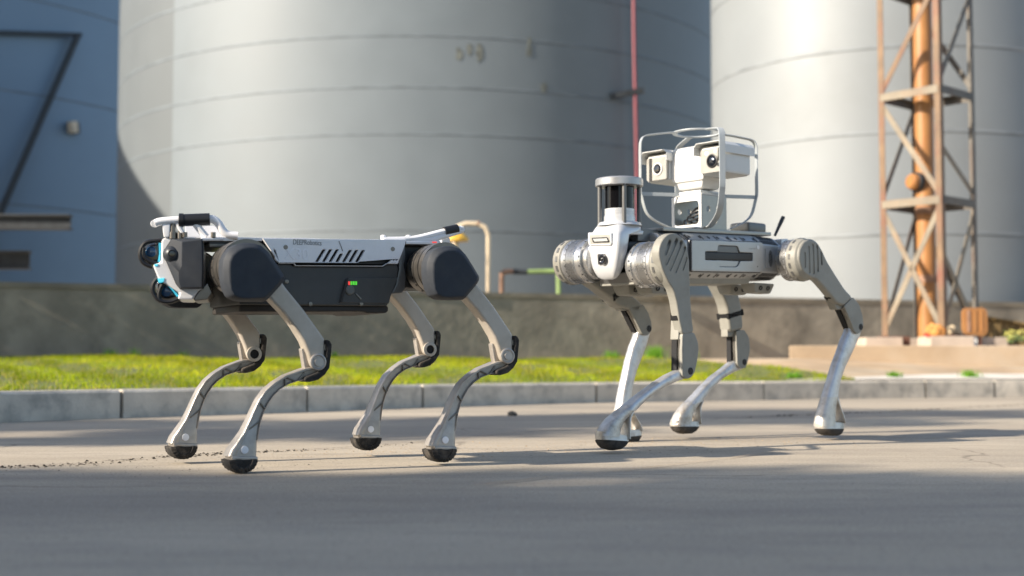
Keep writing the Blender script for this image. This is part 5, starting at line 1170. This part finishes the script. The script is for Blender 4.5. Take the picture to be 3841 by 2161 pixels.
# ---- lidar in its post cage
lx = hx - .078
lxc = B.P(C5(826, 560), 0).x
def zl(y): return B.Q(C5(826, y), lxc).z
zb_, zt_ = zl(562), zl(160)
ld = lathe('lidar', (lxc, 0, 0), (0, 0, 1), [(zl(566), .050), (zl(495), .0495), (zl(490), .0475), (zl(470), .0475), (zl(468), .0465), (zl(465), .0475), (zl(447), .0475), (zl(445), .0465), (zl(442), .0475), (zl(412), .0475), (zl(408), .046)], 'silver_paint', rb, 48, 25)
lathe('lidar_window', (lxc, 0, 0), (0, 0, 1), [(zl(409), .0462), (zl(150), .0462)], 'smoked_glass', ld, 48)
lathe('lidar_cap', (lxc, 0, 0), (0, 0, 1), [(zl(158), .060), (zl(155), .0715), (zl(148), .0742), (zl(80), .0742), (zl(68), .072), (zl(60), .064), (zl(58), 0)], 'cap_silver', ld, 56, 30)
lathe('lidar_base', (lxc, 0, 0), (0, 0, 1), [(zl(600), .070), (zl(566), .066), (zl(556), .056), (zl(552), 0)], 'silver_paint', ld, 48, 40)
for a in (20, 110, 200, 290):
    an = math.radians(a + 38); c = Vector((lxc + math.cos(an) * .0625, math.sin(an) * .0625, 0))
    lathe('lidar_post', c, (0, 0, 1), [(zl(585), .0068), (zl(150), .0068)], 'alu_dark', ld, 16)

# ---- camera pod
mx_ = B.P(C6(945, 880), 0).x                         # axis of the pan mount
def zp(y, x=None): return B.Q(C6(945, y), mx_).z
xcl, xcr = B.P(C6(425, 540), -.118).x, B.P(C6(1110, 480), .118).x; xf = (xcl + xcr) / 2
zc_ = (B.P(C6(425, 540), -.118).z + B.P(C6(1110, 480), .118).z) / 2
def rbox(name, x0, x1, y0, y1, z0, z1, m, parent, bev=.006): return box(name, x0, x1, y0, y1, z0, z1, m, parent, bev)
pod = rbox('camera_pod', xf - .115, xf - .012, -.072, .072, zc_ - .060, zc_ + .058, 'pod_white', rb, .014)
for yc, nm in ((-.118, 0), (.118, 1)):
    hw, hh = .052, .047; L_ = .135
    hous = rbox('camera_housing', xf - L_, xf - .002, yc - hw, yc + hw, zc_ - hh, zc_ + hh, 'pod_white', rb, .012)
    # front plate
    o = rounded([(yc - hw + .005, zc_ - hh + .005), (yc + hw - .005, zc_ - hh + .005), (yc + hw - .005, zc_ + hh - .012), (yc - hw + .005, zc_ + hh - .012)], .010)
    n = len(o); mk('face_plate', [(xf - .004, p.x, p.y) for p in o] + [(xf + .0015, p.x, p.y) for p in o], [tuple(range(n)), tuple(range(2 * n - 1, n - 1, -1))] + [(i, (i + 1) % n, n + (i + 1) % n, n + i) for i in range(n)], 'pod_face', hous, .001)
    # visor
    vo = [(yc - hw - .008, zc_ + hh - .030), (yc - hw - .008, zc_ + hh - .004), (yc - hw + .004, zc_ + hh + .008), (yc + hw - .004, zc_ + hh + .008), (yc + hw + .008, zc_ + hh - .004), (yc + hw + .008, zc_ + hh - .030)]
    vi = [(yc + hw + .0055, zc_ + hh - .030), (yc + hw + .0055, zc_ + hh - .005), (yc + hw - .005, zc_ + hh + .0055), (yc - hw + .005, zc_ + hh + .0055), (yc - hw - .0055, zc_ + hh - .005), (yc - hw - .0055, zc_ + hh - .030)]
    ring = vo + vi; k = 12; x0, x1 = xf - L_ - .008, xf + .020
    Fv = []
    for i in range(5): Fv += [(i, i + 1, 10 - i, 11 - i)]
    V = [(x1, *p) for p in ring] + [(x0, *p) for p in ring]
    Fv = Fv + [tuple(12 + q for q in f[::-1]) for f in Fv] + [(i, (i + 1) % 12, 12 + (i + 1) % 12, 12 + i) for i in range(12)]
    mk('visor', V, Fv, 'pod_white', hous, .0008)
    yl, zl_ = (yc + .004, zc_ - .005)
    rl = .0215 if nm == 0 else .0225
    lathe('lens_ring', (xf, yl, zl_), (1, 0, 0), [(0, rl), (.004, rl), (.005, rl - .002), (.005, rl - .0045), (.001, rl - .006)], 'pod_white' if nm == 0 else 'black_plastic', hous, 36)
    lathe('lens', (xf - .001, yl, zl_), (1, 0, 0), [(0, rl - .005), (.004, rl - .006), (.008, rl * .5), (.0095, 0)], 'lens_glass', hous, 32)
    if nm == 0: mk('dark_band', *(lambda q: q)(box_vf(xf + .0005, xf + .0028, yc - hw + .018, yc - hw + .030, zc_ - hh + .006, zc_ + hh - .013)), 'black_plastic', hous, 0)
    else:
        lathe('wiper_blade', (xf + .006, yc + .036, zc_ - .008), (0, .05, 1), [(0, .0035), (.002, .005), (.042, .005), (.044, 0)], 'fin_dark', hous, 10); lathe('wiper_hub', (xf, yc + .034, zc_ - .020), (1, 0, 0), [(0, .006), (.008, .006), (.009, 0)], 'black_plastic', hous, 14)
        lathe('small_window', (xf, yc - .020, zc_ + .022), (1, 0, 0), [(0, .0065), (.002, .0065), (.002, 0)], 'white_dot', hous, 18); lathe('small_window', (xf, yc + .016, zc_ + .025), (1, 0, 0), [(0, .0055), (.002, .0055), (.002, 0)], 'white_dot', hous, 18)
zpod = zc_ - .060
ch = mk('pod_base', [(x, y, z) for (x, y, z) in ((xf - .02, -.065, zpod + .004), (xf - .02, .065, zpod + .004), (xf - .125, .065, zpod + .004), (xf - .125, -.065, zpod + .004), (xf - .03, -.050, zpod - .022), (xf - .03, .050, zpod - .022), (xf - .11, .050, zpod - .022), (xf - .11, -.050, zpod - .022))], [(0, 1, 2, 3), (4, 5, 6, 7), (0, 1, 5, 4), (1, 2, 6, 5), (2, 3, 7, 6), (3, 0, 4, 7)], 'pod_white', rb, .006)
xm = xf - .070; dz_ = deckz(xm)
rbox('pan_mount', xm - .052, xm + .045, -.048, .048, zp(935), zpod - .026, 'pod_white', rb, .007)
lathe('pan_bearing', (xm - .004, 0, 0), (0, 0, 1), [(zpod - .027, .036), (zpod - .020, .036)], 'alu_dark', rb, 32)
rbox('mount_plate', xm - .064, xm + .056, -.062, .062, zp(958), zp(934), 'pod_white', rb, .003)
# bracket box: front and side plates with cut-outs
bz0, bz1 = dz_ + .0005, zp(960); bxf, bxb, by = xm + .058, xm - .066, .064
def yplate(x, outl, holes, m, name, th=.004):
    o = plate(name, [Vector((p[0], p[1])) for p in outl], holes, -th / 2, th / 2, m, rb, .0006)
    for v in o.data.vertices: v.co = Vector((x + v.co.y, v.co.x, v.co.z))
    return o
bh_ = bz1 - bz0
win = rounded([(-by + .011, bz0 + .016), (by - .011, bz0 + .016), (by - .011, bz1 - .018), (-by + .011, bz1 - .018)], .014)
yplate(bxf, [(-by, bz0), (by, bz0), (by, bz1), (-by, bz1)], [win], 'pod_white', 'bracket_front')
def disc(cx, cy, r, k=16): return [Vector((cx + math.cos(2 * math.pi * i / k) * r, cy + math.sin(2 * math.pi * i / k) * r)) for i in range(k)]
for s in (1, -1):
    plate('bracket_side', [Vector(p) for p in ((bxf - .003, bz0), (bxb, bz0), (bxb, bz1), (bxf - .003, bz1))], [disc(bxf - .033, bz0 + bh_ * .60, .0095), disc(bxf - .082, bz0 + bh_ * .64, .0095), disc(bxf - .066, bz0 + bh_ * .26, .0095)], s * (by - .004), s * by, 'pod_face', rb, .0006)
V, Fc = box_vf(bxf - .02, bxf + .030, -by, by, bz0, bz0 + .005); mk('bracket_foot', V, Fc, 'pod_white', rb, .001)
for k in range(4):
    z = bz0 + .018 + k * .012; tube('cable', [(bxb + .01, -.03 + k * .012, bz0 + .02), (xm + .01, -.045 + k * .02, z + .02), (bxf - .02, -.02 + k * .008, z), (bxf - .03, .045, z + .01), (bxb + .02, .05, bz0 + .03)], .0034, 'black_plastic', rb, 8)
lathe('cable_plug', (bxf - .035, -.01, bz0 + .012), (0, 1, .2), [(0, .008), (.03, .008), (.03, 0)], 'black_plastic', rb, 14)

# ---- cage of flat bars with a ring on top
rc = B.P(C6(932, 108), 0); rcx = xm - .004; rz = B.Q(C6(932, 108), rcx).z; ycage = 0.0
RR = .078
Vr = []
ringpts = [Vector((rcx + math.cos(a) * RR, ycage + math.sin(a) * RR, rz)) for a in np.linspace(0, 2 * math.pi, 49)]
cg = tube('cage_ring', ringpts, .0022, 'cage_paint', rb, 8, smooth_path=False, r2=.009, side=(0, 0, 1))
Ri = Matrix.Rotation(-B.rz, 3, 'Z')
def arm(dirw, radius=.203):
    d = Ri @ Vector((dirw[0], dirw[1], 0)).normalized(); zt, zb3 = rz, bz0 + .006
    prof = [(.072, zt - .001), (.11, zt - .004), (radius - .045, zt - .011), (radius - .016, zt - .017), (radius - .004, zt - .030), (radius, zt - .055), (radius, zt - .13), (radius, zt - .195), (radius - .004, zt - .216), (radius - .020, zb3 + .052), (radius - .048, zb3 + .026), (radius - .085, zb3 + .009), (.095, zb3 + .001), (.070, zb3)]
    side = d.cross(Vector((0, 0, 1)))
    return tube('cage_bar', [Vector((rcx, ycage, 0)) + d * r + Vector((0, 0, z)) for r, z in prof], .0105, 'cage_paint', rb, 8, 5, True, r2=.002, side=side)
a0 = math.radians(13)
dirs = [(math.sin(a0), -math.cos(a0)), (-math.cos(a0), -math.sin(a0)), (-math.sin(a0), math.cos(a0)), (math.cos(a0), math.sin(a0))]
for d in dirs: arm(d)
zr = zp(930)
hoop = []
for a in np.linspace(0, 2 * math.pi, 33): hoop.append(Vector((rcx + math.cos(a) * .186, math.sin(a) * .186, zr)))
d1, d3 = Ri @ Vector((*dirs[1], 0)), Ri @ Vector((*dirs[3], 0))
bar('cage_brace', Vector((rcx, 0, zr)) + d1 * .200, Vector((rcx, 0, zr)) + d1 * .075, .003, .012, 'cage_paint', rb, .0005); bar('cage_brace', Vector((rcx, 0, zr)) + d3 * .200, Vector((rcx, 0, zr)) + d3 * .075, .003, .012, 'cage_paint', rb, .0005)
